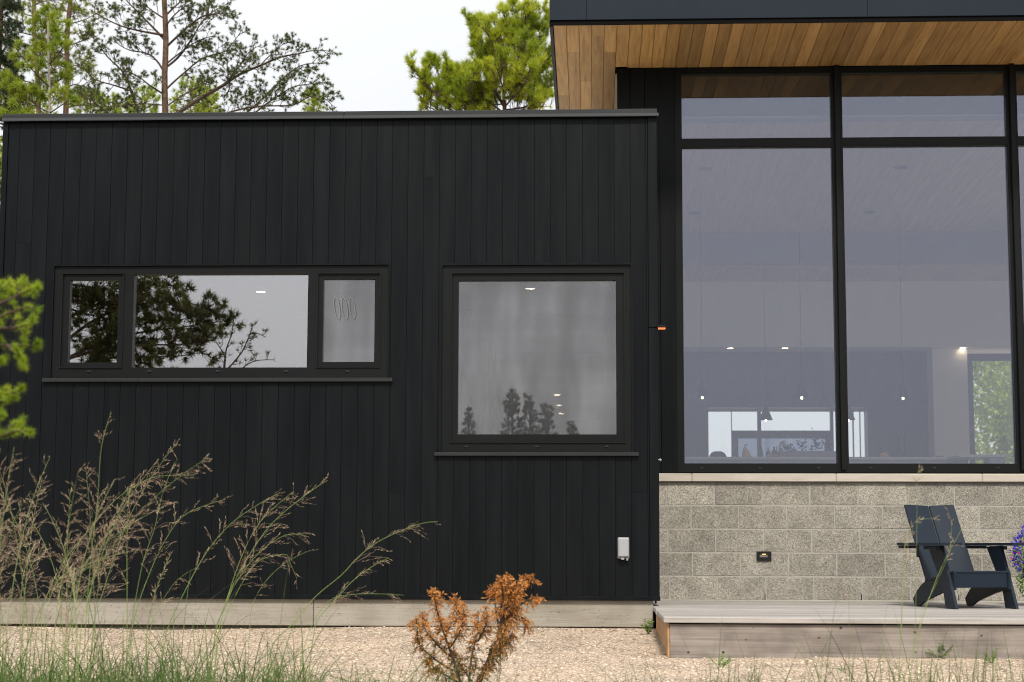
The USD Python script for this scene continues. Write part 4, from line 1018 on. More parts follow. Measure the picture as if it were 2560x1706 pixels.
side_pine('young_white_pine', 'bright young pine with pale stem rising just over the wing roof', [(325, 1000), (325, 740), (322, 560), (318, 420), (316, 250), (314, 140)], 8.6,
          [([(325, 572), (260, 510), (190, 430), (110, 320)], .012, -.3), ([(325, 572), (380, 530), (440, 480)], .010, .3), ([(322, 690), (350, 650), (365, 560)], .010, .2), ([(320, 420), (270, 360), (220, 290)], .010, .3), ([(320, 420), (370, 370), (420, 300)], .010, -.3),
           ([(318, 300), (280, 230), (250, 170)], .008, .2), ([(318, 300), (360, 220), (390, 150)], .008, -.2), ([(325, 740), (220, 690), (90, 660)], .010, .4), ([(325, 740), (400, 690), (470, 640)], .010, -.4), ([(325, 900), (200, 760), (60, 730)], .010, -.3), ([(325, 800), (180, 640), (40, 560)], .010, .4), ([(316, 200), (316, 150), (318, 110)], .006, .1)],
          33, .035, 'needle_bright', 40, .09, .0065, .075, .25, 'bark_grey', start=.35, up=.35)
def fir():
    c = Conifer(41); Y = 9.5; tr = poly3([(-60, 1200), (-40, 700), (-10, 200), (0, -300)], z1, Y, c.rng); tr[0][2] = -.1
    trunk = spline(tr, 30); c.trunk_r = np.linspace(.12, .05, 30)
    for k in range(26):
        y = -200 + k * 40; L = 110 + 30 * math.sin(k * 2.1)
        s = 1 if k % 3 else -1
        cv = c.limb(poly3([(-20, y), (-20 + s * L * .5, y + 25), (-20 + s * L, y + 70)], z1, Y, c.rng, c.rng.uniform(-.5, .5)), .012, .004, n=12)
        c.twigs(cv, .005, .06, .26, 2, .05, -.12, 1.0, .7)
    c.finish('dark_fir', 'dense dark fir cut by the left edge of the picture', 'tree', trunk, M['bark'], M['needle_dark'], 22, .06, .008, .8)
fir()
def low_pine(x, ytop, Y, seed, label, spreadpx=120, fn=z1):
    c = Conifer(seed); rng = c.rng
    tr = poly3([(x, 900), (x, 740), (x + 5, ytop + 60), (x + 4, ytop)], fn, Y, rng); tr[0][2] = -.1
    trunk = spline(tr, 20); c.trunk_r = np.linspace(.05, .008, 20)
    k = 0; y = ytop + 25
    while y < 800:
        for s in (-1, 1):
            L = min(spreadpx, 25 + (y - ytop) * .75) * rng.uniform(.7, 1.1)
            cv = c.limb(poly3([(x, y + 20), (x + s * L * .6, y + 5), (x + s * L, y - 20)], fn, Y, rng, rng.uniform(-.7, .7)), .008, .003, n=8)
            c.twigs(cv, .004, .11, .24, 1, .2, .4, 1.0, .7)
        y += 26
    c.twigs(trunk[-6:], .004, .08, .15, 1, .2, .6)
    c.finish('young_pine', label, 'tree', trunk, M['bark'], M['needle_bright'], 34, .09, .0095, .85)
low_pine(590, 610, 15.0, 51, 'small bright pine tip left of the jack pine trunk, low over the roof')
low_pine(760, 650, 16.0, 52, 'small bright pine tip close left of the jack pine trunk', 100)
low_pine(1245, 545, 15.5, 53, 'bright green pine top just right of the jack pine trunk', 130)
low_pine(940, 580, 17.0, 54, 'small bright pine top half hidden behind the jack pine trunk', 90)
low_pine(1345, 590, 17.0, 55, 'small bright pine tip under the long jack pine limb', 60)
low_pine(2050, 600, 18.0, 56, 'tiny lone pine tip at the right end of the jack pine limb', 40)
low_pine(60, 560, 15.5, 57, 'bright green pine at the left edge over the roof corner', 200)
low_pine(180, 590, 16.5, 58, 'bright green pine behind the young pale-stemmed pine', 150)

def white_pine():
    Y = 15.0; c = Conifer(61); rng = c.rng
    tr = poly3([(1090, 1100), (1075, 715), (1070, 600), (1085, 420), (1120, 260), (1190, 120)], z2, Y, rng); tr[0][2] = -.1
    trunk = spline(tr, 30); c.trunk_r = np.linspace(.13, .015, 30)
    L = [([(1070, 800), (760, 715), (640, 625), (540, 530), (470, 425)], .04, -.6), ([(640, 625), (600, 540), (583, 445)], .015, .2), ([(700, 665), (660, 560), (638, 465)], .015, -.3), ([(780, 710), (745, 600), (735, 490)], .015, .3),
         ([(820, 720), (820, 620), (845, 475)], .018, .5), ([(1075, 740), (960, 640), (920, 560), (910, 480)], .02, -.4), ([(1075, 700), (1000, 560), (960, 440), (915, 300), (872, 185)], .03, .3),
         ([(980, 480), (950, 330), (900, 165)], .014, .5), ([(1080, 520), (1030, 360), (980, 250), (935, 180)], .018, -.4), ([(1085, 420), (1060, 280), (1040, 150)], .016, .4), ([(1090, 400), (1100, 260), (1080, 135)], .016, -.2),
         ([(1120, 300), (1150, 200), (1152, 85)], .014, .2), ([(1130, 300), (1200, 190), (1212, 95)], .014, -.3), ([(1120, 330), (1240, 230), (1302, 92)], .016, .3), ([(1110, 420), (1260, 330), (1350, 220), (1365, 170)], .016, .5), ([(1090, 560), (1230, 470), (1360, 380), (1420, 300)], .02, -.4),
         ([(1080, 640), (1200, 600), (1330, 520), (1430, 420)], .02, .3), ([(1080, 720), (1220, 700), (1380, 620), (1460, 560)], .02, -.3), ([(1100, 780), (1250, 760), (1340, 650)], .016, .4), ([(1080, 600), (1000, 520), (930, 380)], .016, .4),
         ([(850, 760), (600, 740), (530, 660)], .014, .4), ([(1080, 680), (900, 690), (800, 640)], .014, .4), ([(1090, 560), (1160, 420), (1210, 300), (1270, 340)], .014, -.7), ([(1090, 650), (1180, 540), (1290, 400)], .014, -.8), ([(1085, 700), (1060, 560), (1010, 420)], .014, -.8)]
    L += [([(1070, 820), (800, 735), (700, 690), (600, 650), (520, 560)], .02, .3), ([(900, 760), (780, 690), (700, 600), (700, 500)], .014, .5), ([(950, 760), (880, 690), (850, 600), (880, 520)], .014, -.6), ([(1060, 800), (980, 720), (930, 640)], .014, .6),
          ([(1075, 700), (1130, 640), (1200, 560), (1240, 450)], .016, -1.0), ([(1080, 760), (1180, 720), (1290, 700), (1370, 700)], .016, -.7), ([(700, 780), (620, 720), (560, 690)], .010, -.2), ([(1090, 500), (1040, 430), (1010, 330)], .012, .8)]
    for pts, r, dY in L:
        cv = c.limb(poly3(pts, z2, Y, rng, dY), r, .005, n=20)
        c.twigs(cv, .007, .085, .40, 2, .10, .85, 1.0, .7, True, 0.0)
    c.finish('white_pine', 'bushy sunlit pine rising over the roof left of the cedar soffit', 'tree', trunk, M['bark'], M['needle_white'], 30, .115, .0085, .52)
white_pine()

def broad_tree(name, label, X, Y, h, r, seed, matn='needle_bright'):
    rng = np.random.default_rng(seed)
    t = thing(name, label, 'tree', (X, Y, -.05))
    tk = spline([(0, 0, 0), (.05, 0, h * .4), (-.03, .05, h * .8)], 10)
    obj('trunk', tube(tk, np.linspace(.09, .03, 10), 8), M['bark'], t, True)
    P, D = [], []
    for k in range(90):
        c = np.array([rng.normal(0, r * .42), rng.normal(0, r * .42), h * rng.uniform(.18, 1.0)])
        p, d = ball_pts(330, c, r * rng.uniform(.18, .36), rng, .3); P.append(p); D.append(d)
    obj('crown', leaves(np.vstack(P), np.vstack(D), .085, .34, rng), M[matn], t, kind='stuff')
broad_tree('garden_tree', 'green leafy tree seen through the garden door across the kitchen', 7.6, 17.5, 5.8, 2.3, 71)
broad_tree('garden_tree', 'darker green leafy tree behind the one seen through the garden door', 9.6, 22.0, 6.4, 3.0, 73, 'needle_white')
broad_tree('leafy_tree', 'leafy tree at the left edge behind the corner of the black wing', -8.6, 9.0, 6.2, 1.3, 74, 'needle_mid')
broad_tree('garden_tree', 'green leafy bush glimpsed through the far window of the wing room', -4.6, 8.0, 4.2, 1.2, 72)

# near pine at the left edge
def near_pine():
    Y = -8.3; c = Conifer(81); rng = c.rng
    def z4(x, y): return x * .38265, 600 + y * .38265
    tr = np.array([[-2.55, Y, -.2], [-2.53, Y, .8], [-2.5, Y + .05, 1.6], [-2.48, Y, 2.3]]); trunk = spline(tr, 14); c.trunk_r = np.linspace(.05, .015, 14)
    L = [([(-420, 700), (-150, 480), (0, 420), (110, 340), (160, 290)], .012, .1), ([(-420, 700), (-100, 560), (60, 480), (180, 440), (235, 470)], .012, -.1), ([(-100, 560), (40, 580), (150, 560), (215, 530)], .010, .15),
         ([(-420, 900), (-100, 720), (60, 690), (170, 690), (240, 705)], .012, .1), ([(40, 690), (110, 740), (150, 790)], .008, -.05), ([(0, 420), (90, 380), (190, 330), (245, 310)], .008, -.1), ([(-150, 480), (0, 330), (60, 290)], .008, .1),
         ([(-420, 1100), (-100, 1010), (20, 1010), (120, 985)], .012, .05), ([(-100, 1010), (0, 1060), (60, 1030)], .008, .1), ([(-420, 1300), (-120, 1290), (20, 1280), (110, 1250), (190, 1250)], .012, -.05), ([(20, 1280), (80, 1215), (110, 1210)], .008, .05), ([(-60, 800), (0, 790)], .006, 0), ([(-60, 1180), (0, 1150)], .006, 0)]
    for pts, r, dY in L:
        cv = c.limb(poly3(pts, z4, Y, rng, dY), r, .003, n=22)
        c.twigs(cv[8:], .0022, .034, .045, 1, .05, .25, 1.0, .8, True, .5)
        for p, q in zip(cv[12:-1:2], cv[13::2]):
            c.P.append(p); c.D.append((q - p) / np.linalg.norm(q - p))
    c.finish('young_pine', 'blurred bright green pine branches reaching in at the left edge', 'tree', trunk, M['bark'], M['needle_near'], 80, .024, .0017, .9, twigmat=M['twig'])
near_pine()

# pines in front of the house, out of the frame: the windows mirror them
def mirror_tree(name, label, px_limbs, trunk_px, dref, seed, n, L, w, tw=.3, sp=.09, need='needle_olive'):
    c = Conifer(seed); rng = c.rng; Yr = EYE[1] + dref
    flip = np.array([1, -1, 1.0])
    tr = np.array([at(*q, Yr) for q in trunk_px]) * flip
    tr = np.vstack([[tr[0][0], tr[0][1], -.25], tr]); trunk = spline(tr, 20); c.trunk_r = np.linspace(.07, .012, 20)
    for pts, r, dY in px_limbs:
        q = np.array([at(*p, Yr + dY * k / max(1, len(pts) - 1)) for k, p in enumerate(pts)]) * flip
        cv = c.limb(q, r, .004, n=18)
        c.twigs(cv, .005, sp, tw, 2, .05, .2, .95, .7)
    c.finish(name, label, 'tree', trunk, M['bark'], M[need], n, L, w, .8)
mirror_tree('pine_tree', 'dark spreading pine mirrored in the strip window', [
    ([(150, 860), (330, 760), (440, 750), (540, 790), (560, 830)], .02, .3), ([(150, 800), (330, 745), (400, 757), (480, 765), (500, 770)], .02, -.3), ([(150, 900), (340, 830), (450, 815), (555, 800)], .02, .2),
    ([(150, 900), (330, 860), (430, 860), (520, 850)], .02, -.3), ([(100, 700), (250, 720), (330, 735)], .02, .3), ([(100, 730), (200, 780), (300, 800)], .02, .2), ([(150, 950), (300, 890), (420, 890), (500, 880)], .02, .2),
    ([(60, 500), (250, 620), (360, 690), (430, 715)], .016, .3), ([(100, 560), (300, 660), (390, 720)], .014, -.2)], [(60, 900), (70, 600), (80, 300)], 19.0, 91, 26, .085, .010, .36, .07)
mirror_tree('pine_sapling', 'thin half-bare sapling mirrored at the middle of the strip window', [
    ([(555, 930), (560, 880), (575, 830), (580, 795)], .012, .1), ([(555, 930), (600, 880), (630, 830), (655, 838)], .012, .2), ([(600, 880), (625, 820), (628, 812)], .008, .1), ([(560, 900), (540, 860), (530, 850)], .008, -.1), ([(600, 920), (640, 900), (680, 898)], .008, .1)],
    [(556, 960), (556, 930), (558, 900)], 20.0, 92, 8, .06, .007, .16, .12, 'needle_olive')
for k, (x, yt, wd) in enumerate(((1280, 973, 34), (1325, 990, 30), (1367, 1012, 28), (1172, 1020, 22), (1431, 1050, 24))):
    limbs = []
    for j in range(7):
        y = yt + 16 + j * 18; Lx = wd * (.18 + .10 * j)
        for s in (-1, 1): limbs.append(([(x, y + 14), (x + s * Lx * .6, y + 4), (x + s * Lx, y - 12)], .012, RNG.uniform(-.5, .5)))
    mirror_tree('young_pine', ['young pine tip mirrored tallest in the square window', 'young pine tip mirrored second tallest in the square window', 'young pine tip mirrored right of the tallest two in the square window',
                'young pine tip mirrored at the lower left of the square window', 'small pine tip mirrored at the lower right of the square window'][k], limbs, [(x, 1250), (x, 1100), (x, yt)], 33.5, 100 + k, 18, .07, .010, .13, .11)

# ---------------------------------------------------------------- grass
def z7(x, y): return x * .38265, 1106 + y * .38265
def z8(x, y): return 850 + x * .38265, 1106 + y * .38265
def z9(x, y): return 1660 + x * .38265, 1106 + y * .38265

def panicle(curve, frac, dens, blen, rng, sp_len=.022, sp_w=.0015):
    dens, blen = dens * .5, blen * 1.4
    """open branched seed head over the last frac of a stalk"""
    mb = MB(); n = len(curve); i0 = int(n * (1 - frac))
    P, D = [], []
    seg = curve[i0:]; L = np.linalg.norm(np.diff(seg, axis=0), axis=1).sum()
    m = int(dens * L)
    for k in range(m):
        t = rng.random() ** .9; q = t * (len(seg) - 1); j = min(int(q), len(seg) - 2)
        p = seg[j] + (seg[j + 1] - seg[j]) * (q - j); ax = seg[j + 1] - seg[j]; ax = ax / np.linalg.norm(ax)
        sd = rng.normal(size=3); sd -= ax * (sd @ ax); sd /= np.linalg.norm(sd)
        d = ax * rng.uniform(.5, 1.1) + sd * rng.uniform(.3, .9); d /= np.linalg.norm(d)
        bl = blen * rng.uniform(.4, 1.1) * (1 - .75 * t)
        e = p + d * bl + np.array([0, 0, -bl * .25])
        mb.tube(np.array([p, p + d * bl * .5, e]), .0005, 3)
        ns = max(2, int(bl / .017))
        for u in np.linspace(.3, 1, ns):
            P.append(p + (e - p) * u); D.append(d + rng.normal(0, .22, 3) + np.array([0, 0, -.15]))
    P, D = np.array(P), np.array(D); D /= np.linalg.norm(D, axis=1, keepdims=True)
    s = np.cross(D, rng.normal(size=D.shape)); s /= np.linalg.norm(s, axis=1, keepdims=True)
    Ln = (sp_len * rng.uniform(.6, 1.3, len(P)))[:, None]
    v = np.stack([P, P + D * Ln * .45 + s * sp_w, P + D * Ln, P + D * Ln * .45 - s * sp_w], 1).reshape(-1, 3); q = np.arange(len(P))[:, None] * 4
    mb.add(v, np.vstack([q + [0, 1, 2], q + [0, 2, 3]]))
    return mb.get()
def blade(base, d, L, w, droop, rng, n=6):
    t = np.linspace(0, 1, n)[:, None]
    p = base + d * L * t + np.array([d[0] * .5, d[1] * .5, -1.0]) * droop * L * t ** 2.2
    s = np.cross(d, [0, 0, 1.0]); s /= np.linalg.norm(s) + 1e-9
    a = rng.uniform(-.9, .9); s = s * math.cos(a) + np.cross(d, s) * math.sin(a)
    ww = w * (1 - t ** 1.5) * .5 + .0002
    v = np.empty((2 * n, 3)); v[0::2] = p - s * ww; v[1::2] = p + s * ww
    k = np.arange(n - 1)[:, None] * 2
    return v, np.hstack([k, k + 1, k + 3, k + 2])

def grass_clump(label, base, stalks, seed, nblades=60, spread=.22):
    rng = np.random.default_rng(seed)
    bz = float(ground_z(base[0], base[1])); base = np.array([base[0], base[1], bz])
    t = thing('flowering_grass', label, 'grass clump', base, group='flowering grass clumps in front of the house')
    for curve, r, fr_, dens, blen in stalks:
        st = unique(path_of(t), 'stalk')
        s_ = usdkit.mesh(stage, st, shift(tube(curve, np.linspace(r, r * .35, len(curve)), 5), base), M['stem'])
        if fr_ > 0:
            obj('panicle', shift(panicle(curve, fr_, dens, blen, rng), base), M['panicle'], s_)
    mb = MB()
    for _ in range(nblades):
        a = rng.uniform(0, 2 * np.pi); rr_ = spread * math.sqrt(rng.random())
        b = np.array([base[0] + rr_ * math.cos(a), base[1] + rr_ * math.sin(a), bz - .02])
        d = np.array([rng.normal(0, .3), rng.normal(0, .3), 1.0]); d /= np.linalg.norm(d)
        mb.add(*blade(b, d, rng.uniform(.25, .65), rng.uniform(.003, .006), rng.uniform(.1, .6), rng))
    obj('blades', shift(mb.get(), base), M['grass'], t, kind='stuff')
def stalk(pts, fn, Y, r=.0021, fr=.5, dens=85, blen=.13, lean=0.0):
    q = poly3(pts, fn, Y, None, lean)
    b = q[0]; d = q[0] - q[1]
    g = float(ground_z(b[0], b[1]))
    if b[2] > g:                                                       # carry the stalk down to the ground
        q = np.vstack([[b[0] + d[0] * .25, Y, g - .01], q])
    return (spline(q, 26), r, fr, dens, blen)
Yg = -5.4
S_left = []
rg = np.random.default_rng(77)
for k in range(34):
    x0 = rg.uniform(-160, 620); top = rg.uniform(90, 800) if k % 5 else rg.uniform(0, 200); lean = rg.normal(90, 190)
    Y = rg.uniform(-7.2, -4.6)
    S_left.append(stalk([(x0, 1240), (x0 + lean * .25, 900), (x0 + lean * .7, (top + 900) / 2), (x0 + lean * 1.5, top)], z7, Y, .0019, rg.uniform(.45, .7), rg.uniform(70, 120), rg.uniform(.09, .16), rg.uniform(-.3, .3)))
S_left += [stalk([(560, 1200), (600, 700), (640, 350), (655, 90), (700, -120), (725, -195)], z7, -5.6, .0022, .42, 60, .12),
           stalk([(240, 1240), (350, 900), (590, 560), (840, 310), (1050, 220), (1270, 215)], z7, -5.2, .0022, .45, 85, .14),
           stalk([(830, 1240), (830, 900), (830, 640), (835, 450), (850, 290)], z7, -5.2, .0021, .48, 95, .14),
           stalk([(860, 1240), (930, 800), (1010, 560), (1060, 340), (1160, 110)], z7, -5.5, .0021, .5, 85, .13)]
base = at(*z7(300, 1500), -5.6)
grass_clump('large clump of tall feathery flowering grass at the left edge', base, S_left, 201, 160, .55)
S_mid = [stalk([(860, 1240), (1000, 800), (1080, 640), (1200, 480), (1350, 410), (1470, 375)], z7, -5.0, .0024, .5, 80, .13),
         stalk([(1080, 1280), (1220, 950), (1350, 720), (1500, 540), (1700, 400), (1830, 330)], z7, -5.1, .0025, .5, 80, .14),
         stalk([(960, 1240), (1010, 1000), (1060, 860), (1115, 730)], z7, -5.2, .0026, .5, 260, .02),
         stalk([(980, 1240), (1060, 1040), (1160, 900), (1300, 815)], z7, -5.3, .0016, .45, 60, .09)]
grass_clump('slender flowering grass clump leaning right, second from the left', at(*z7(1000, 1480), -5.1), S_mid, 202, 50, .25)
S_c = [stalk([(1400, 1290), (1510, 960), (1640, 720), (1760, 550), (1900, 420), (2060, 300), (2140, 248)], z7, -5.0, .0027, .55, 90, .14),
       stalk([(1400, 1290), (1490, 1000), (1590, 720), (1700, 520), (1800, 420), (1920, 320)], z7, -4.9, .0025, .5, 90, .14),
       stalk([(1420, 1290), (1500, 1000), (1640, 780), (1800, 640), (1900, 600), (2020, 620)], z7, -5.1, .0022, .5, 85, .14),
       stalk([(1430, 1290), (1560, 960), (1720, 760), (1870, 730), (1900, 800), (1940, 890)], z7, -5.0, .002, .45, 60, .10),
       stalk([(1640, 1100), (1700, 960), (1850, 800), (2050, 700)], z7, -5.2, .0017, .5, 60, .08)]
grass_clump('tall flowering grass clump with a broad seed head in the middle of the black wall', at(*z7(1380, 1480), -5.0), S_c, 203, 40, .2)
S_r = [stalk([(1780, 1330), (1920, 1180), (2060, 1010), (2250, 850), (2320, 770), (2470, 650), (2620, 580), (2780, 525), (2860, 518)], z7, -5.0, .0025, .42, 80, .12),
       stalk([(2060, 1200), (2220, 1000), (2290, 920), (2420, 820), (2540, 755)], z7, -5.0, .0028, .5, 170, .04),
       stalk([(2000, 1300), (2200, 1010), (2400, 990), (2640, 1000)], z7, -5.1, .0016, .45, 60, .10)]
grass_clump('bending flowering grass stalks left of the rusty shrub', at(*z7(1750, 1480), -5.0), S_r, 204, 40, .25)
S_ch = [stalk([(1550, 1620), (1660, 1250), (1740, 1000), (1830, 780), (1900, 650), (1960, 540)], z9, -5.6, .0022, .22, 60, .05),
        stalk([(1670, 1180), (1790, 900), (1860, 720), (1880, 560), (1850, 440)], z9, -5.6, .0012, .3, 160, .02),
        stalk([(1530, 1620), (1545, 1300), (1555, 1000), (1570, 700), (1640, 520), (1790, 495)], z9, -5.8, .0015, .3, 160, .02),
        stalk([(1530, 1620), (1550, 1250), (1568, 900), (1600, 640), (1625, 560)], z9, -5.7, .0015, .25, 110, .03),
        stalk([(1400, 1640), (1430, 1300), (1460, 1020), (1470, 900)], z9, -5.4, .0014, .2, 40, .03),
        stalk([(1215, 1640), (1212, 1300), (1208, 1050), (1205, 900)], z9, -5.6, .0015, .25, 60, .02),
        stalk([(1600, 1640), (1640, 1250), (1650, 700), (1660, 200), (1668, 140)], z9, -6.2, .0013, .1, 200, .03)]
grass_clump('few thin green grass stalks crossing in front of the chair', at(*z9(1540, 1640), -5.7), S_ch, 205, 26, .4)

# low grass along the bottom: nobody could count the blades
rng = np.random.default_rng(303); mb = MB()
def scatter(n, x0, x1, y0, y1, h0, h1, wmul=1.0, lean=.25):
    for _ in range(n):
        px = rng.uniform(x0, x1); Y = rng.uniform(y0, y1)
        X = at(px, 1650, Y)[0]; z = float(ground_z(X, Y))
        d = np.array([rng.normal(0.03, lean), rng.normal(0, lean), 1.0]); d /= np.linalg.norm(d)
        mb.add(*blade(np.array([X, Y, z - .02]), d, rng.uniform(h0, h1), rng.uniform(.0035, .0075) * wmul, rng.uniform(.05, 1.1), rng))
scatter(1700, -80, 480, -6.9, -4.6, .14, .50, .9, .6)
scatter(1100, 380, 960, -6.8, -5.0, .10, .42, .9, .5)
scatter(620, 900, 1350, -6.8, -5.2, .08, .36, .8, .4)
scatter(520, 1300, 1850, -6.8, -5.3, .08, .34, .8, .4)
scatter(330, -80, 800, -6.6, -4.2, .40, .95, .8, .75)              # long loose blades bending across the clumps
scatter(110, 650, 1250, -6.4, -4.8, .35, .65, .7, .55)
scatter(120, 1500, 2620, -6.4, -5.0, .30, .62, .65, .35)
scatter(520, 1800, 2640, -6.8, -5.3, .10, .42, .7, .28)
for cx, n, h in ((700, 60, .36), (720, 40, .42), (1070, 40, .3), (1130, 36, .3), (1560, 30, .26), (1650, 30, .22), (1760, 14, .34), (1880, 16, .36), (2130, 18, .42), (2250, 20, .36), (2330, 20, .4), (2400, 26, .46), (2460, 20, .4), (2530, 26, .44)):
    Y0 = rng.uniform(-6.2, -5.3); X0 = at(cx, 1660, Y0)[0]
    for _ in range(n):
        b = np.array([X0 + rng.normal(0, .06), Y0 + rng.normal(0, .08), 0.0]); b[2] = float(ground_z(b[0], b[1])) - .02
        d = np.array([rng.normal(0.05, .22), rng.normal(0, .22), 1.0]); d /= np.linalg.norm(d)
        mb.add(*blade(b, d, h * rng.uniform(.5, 1.15), rng.uniform(.003, .005), rng.uniform(.0, .4), rng))
gm = obj('low_grass', mb.get(), M['grass'])
tag(gm, 'low green grass blades along the bottom edge of the gravel', 'grass', None, 'stuff')

# ---------------------------------------------------------------- rusty juniper
def juniper():
    Y = -5.3; rng = np.random.default_rng(404); wood = MB(); P, D, Pg, Dg = [], [], [], []
    limbs = [([(880, 1680), (960, 1440), (1040, 1250), (1090, 1080), (1110, 950), (1092, 850)], .011, .1), ([(1040, 1250), (1110, 1120), (1160, 1000), (1180, 900), (1240, 872), (1284, 905)], .006, .15),
             ([(1090, 1150), (1170, 1070), (1240, 1025), (1290, 1010), (1304, 1040)], .005, -.1), ([(1060, 1180), (1130, 1130), (1200, 1150), (1235, 1215)], .005, .1), ([(820, 1680), (740, 1420), (670, 1220), (630, 1080), (612, 965)], .009, -.1),
             ([(690, 1270), (740, 1130), (758, 1000)], .005, .1), ([(720, 1340), (800, 1180), (810, 1060)], .005, -.15), ([(840, 1640), (860, 1400), (900, 1230), (900, 1100)], .007, .2), ([(900, 1300), (960, 1150), (950, 1080)], .005, -.2),
             ([(720, 1400), (600, 1280), (540, 1180), (540, 1100)], .005, .2), ([(760, 1500), (600, 1400), (510, 1300), (500, 1150)], .005, -.2), ([(1040, 1250), (1020, 1100), (1000, 980), (1030, 890)], .005, .2), ([(1080, 1100), (1060, 960), (1060, 870)], .005, -.1),
             ([(1000, 1400), (1080, 1320), (1120, 1250)], .005, .2), ([(800, 1580), (640, 1490), (560, 1420)], .005, .2), ([(900, 1560), (1010, 1400), (1050, 1330)], .005, -.2), ([(860, 1560), (780, 1440), (740, 1340)], .005, .2)]
    limbs += [([(1060, 1180), (1085, 1060), (1120, 960), (1110, 880), (1080, 850)], .004, -.12), ([(1050, 1200), (1050, 1080), (1070, 980), (1050, 900)], .004, .14), ([(1080, 1110), (1120, 1030), (1150, 950), (1160, 900)], .004, -.1),
              ([(1040, 1300), (1090, 1190), (1130, 1080), (1150, 990)], .004, .12), ([(1010, 1380), (1060, 1270), (1100, 1170)], .004, -.15), ([(625, 1060), (640, 1000), (612, 955)], .003, .05), ([(740, 1200), (770, 1110), (790, 1050)], .003, .1)]
    for li, (pts, r, dY) in enumerate(limbs):
        cv = spline(poly3(pts, z8, Y, rng, dY), 24); wood.tube(cv, np.linspace(r, .002, 24), 6)
        seg = np.linalg.norm(np.diff(cv, axis=0), axis=1).sum()
        for k in range(int(seg / .0058)):
            u = rng.uniform(.18, 1) * 22.5; j = int(u); p = cv[j] + (cv[j + 1] - cv[j]) * (u - j)
            ax = cv[j + 1] - cv[j]; ax /= np.linalg.norm(ax)
            d = rng.normal(size=3) * .8 + ax * .7; d /= np.linalg.norm(d)
            L = rng.uniform(.025, .07) * (1.1 - .5 * u / 23)
            tt = np.linspace(0, 1, 5)[:, None]
            tw = p + d * L * tt + np.array([0, 0, -1.0]) * L * .55 * tt ** 2
            wood.tube(tw, np.linspace(.0012, .0006, 5), 3)
            for q in np.linspace(.15, 1, 8):
                a = tw[0] + (tw[-1] - tw[0]) * q; a = a + np.array([0, 0, .1]) * L * q * (1 - q)
                dd = d + np.array([0, 0, -1.1 * q]) + rng.normal(0, .5, 3)
                green = rng.random() < np.clip((at(*z8(900, 1180), Y)[2] - a[2]) / .16, 0, .75)
                (Pg if green else P).append(a); (Dg if green else D).append(dd / np.linalg.norm(dd))
    base = np.array([at(*z8(850, 1690), Y)[0], Y, 0.0]); base[2] = float(ground_z(base[0], base[1]))
    st = spline(np.vstack([[base - [0, 0, .05]], poly3([(860, 1690), (880, 1600), (920, 1520)], z8, Y, rng)]), 10)
    t = thing('juniper_shrub', 'half-dead juniper shrub with rusty orange foliage in front of the foundation', 'shrub', base)
    obj('trunk', shift(tube(st, np.linspace(.016, .010, 10), 8), base), M['bark'], t, True)
    obj('branches', shift(wood.get(), base), M['twig'], t)
    obj('rusty_foliage', shift(leaves(np.array(P), np.array(D), .019, .15, rng, .3), base), M['juniper'], t, kind='stuff')
    obj('green_foliage', shift(leaves(np.array(Pg), np.array(Dg), .019, .15, rng, .3), base), M['juniper_green'], t, kind='stuff')
juniper()

# ---------------------------------------------------------------- weeds
def weed(px, py, size, n, seed, label, Y=None):
    rng = np.random.default_rng(seed)
    # the point where the sight line meets the gravel
    d = ray(px, py); ts = np.linspace(4, 16, 4000); P = EYE + d * ts[:, None]
    gz = np.array(ground_z(P[:, 0], P[:, 1])); b = P[np.argmin(np.abs(P[:, 2] - gz))] if Y is None else np.array([at(px, py, Y)[0], Y, 0])
    b[2] = float(ground_z(b[0], b[1]))
    t = thing('weed', label, 'weed', b, group='small weeds growing in the gravel')
    st, lf = MB(), MB()
    for k in range(n):
        a = rng.uniform(0, 2 * np.pi); el = rng.uniform(.25, 1.3); L = size * rng.uniform(.5, 1.1)
        d = np.array([math.cos(a) * math.cos(el), math.sin(a) * math.cos(el), math.sin(el)])
        e = d * L; st.tube(np.array([[0, 0, -.01], e * .5, e]), .0018, 4)
        for u in np.linspace(.35, 1, 5):
            for s in (-1, 1):
                w = np.cross(d, [0, 0, 1]); w /= np.linalg.norm(w) + 1e-9
                dd = d * .5 + w * s * .8 + np.array([0, 0, .15]); dd /= np.linalg.norm(dd); ll = size * .28
                nrm = np.cross(dd, rng.normal(0, .3, 3) + [0, 0, 1.0]); nrm /= np.linalg.norm(nrm)
                p = e * u
                lf.add([p, p + dd * ll * .45 + nrm * ll * .22, p + dd * ll + [0, 0, -ll * .15], p + dd * ll * .45 - nrm * ll * .22], [(0, 1, 2), (0, 2, 3)])
    obj('stems', st.get(), M['stem'], t); obj('leaves', lf.get(), M['weed'], t)
weed(1622, 1586, .11, 9, 1, 'leafy green weed at the deck corner beside the foundation')
weed(1775, 1640, .10, 8, 2, 'leafy green weed against the deck front near its left end')
weed(1800, 1672, .09, 6, 3, 'flat dark weed in the gravel before the deck')
weed(2350, 1646, .10, 6, 4, 'spindly weed against the deck front below the chair')
weed(2480, 1658, .09, 6, 5, 'small weed in the gravel at the lower right')
weed(2107, 1680, .05, 5, 6, 'tiny bright weed in the gravel below the middle of the deck')
weed(985, 1566, .09, 5, 7, 'thin grassy weed at the foundation left of the rusty shrub')

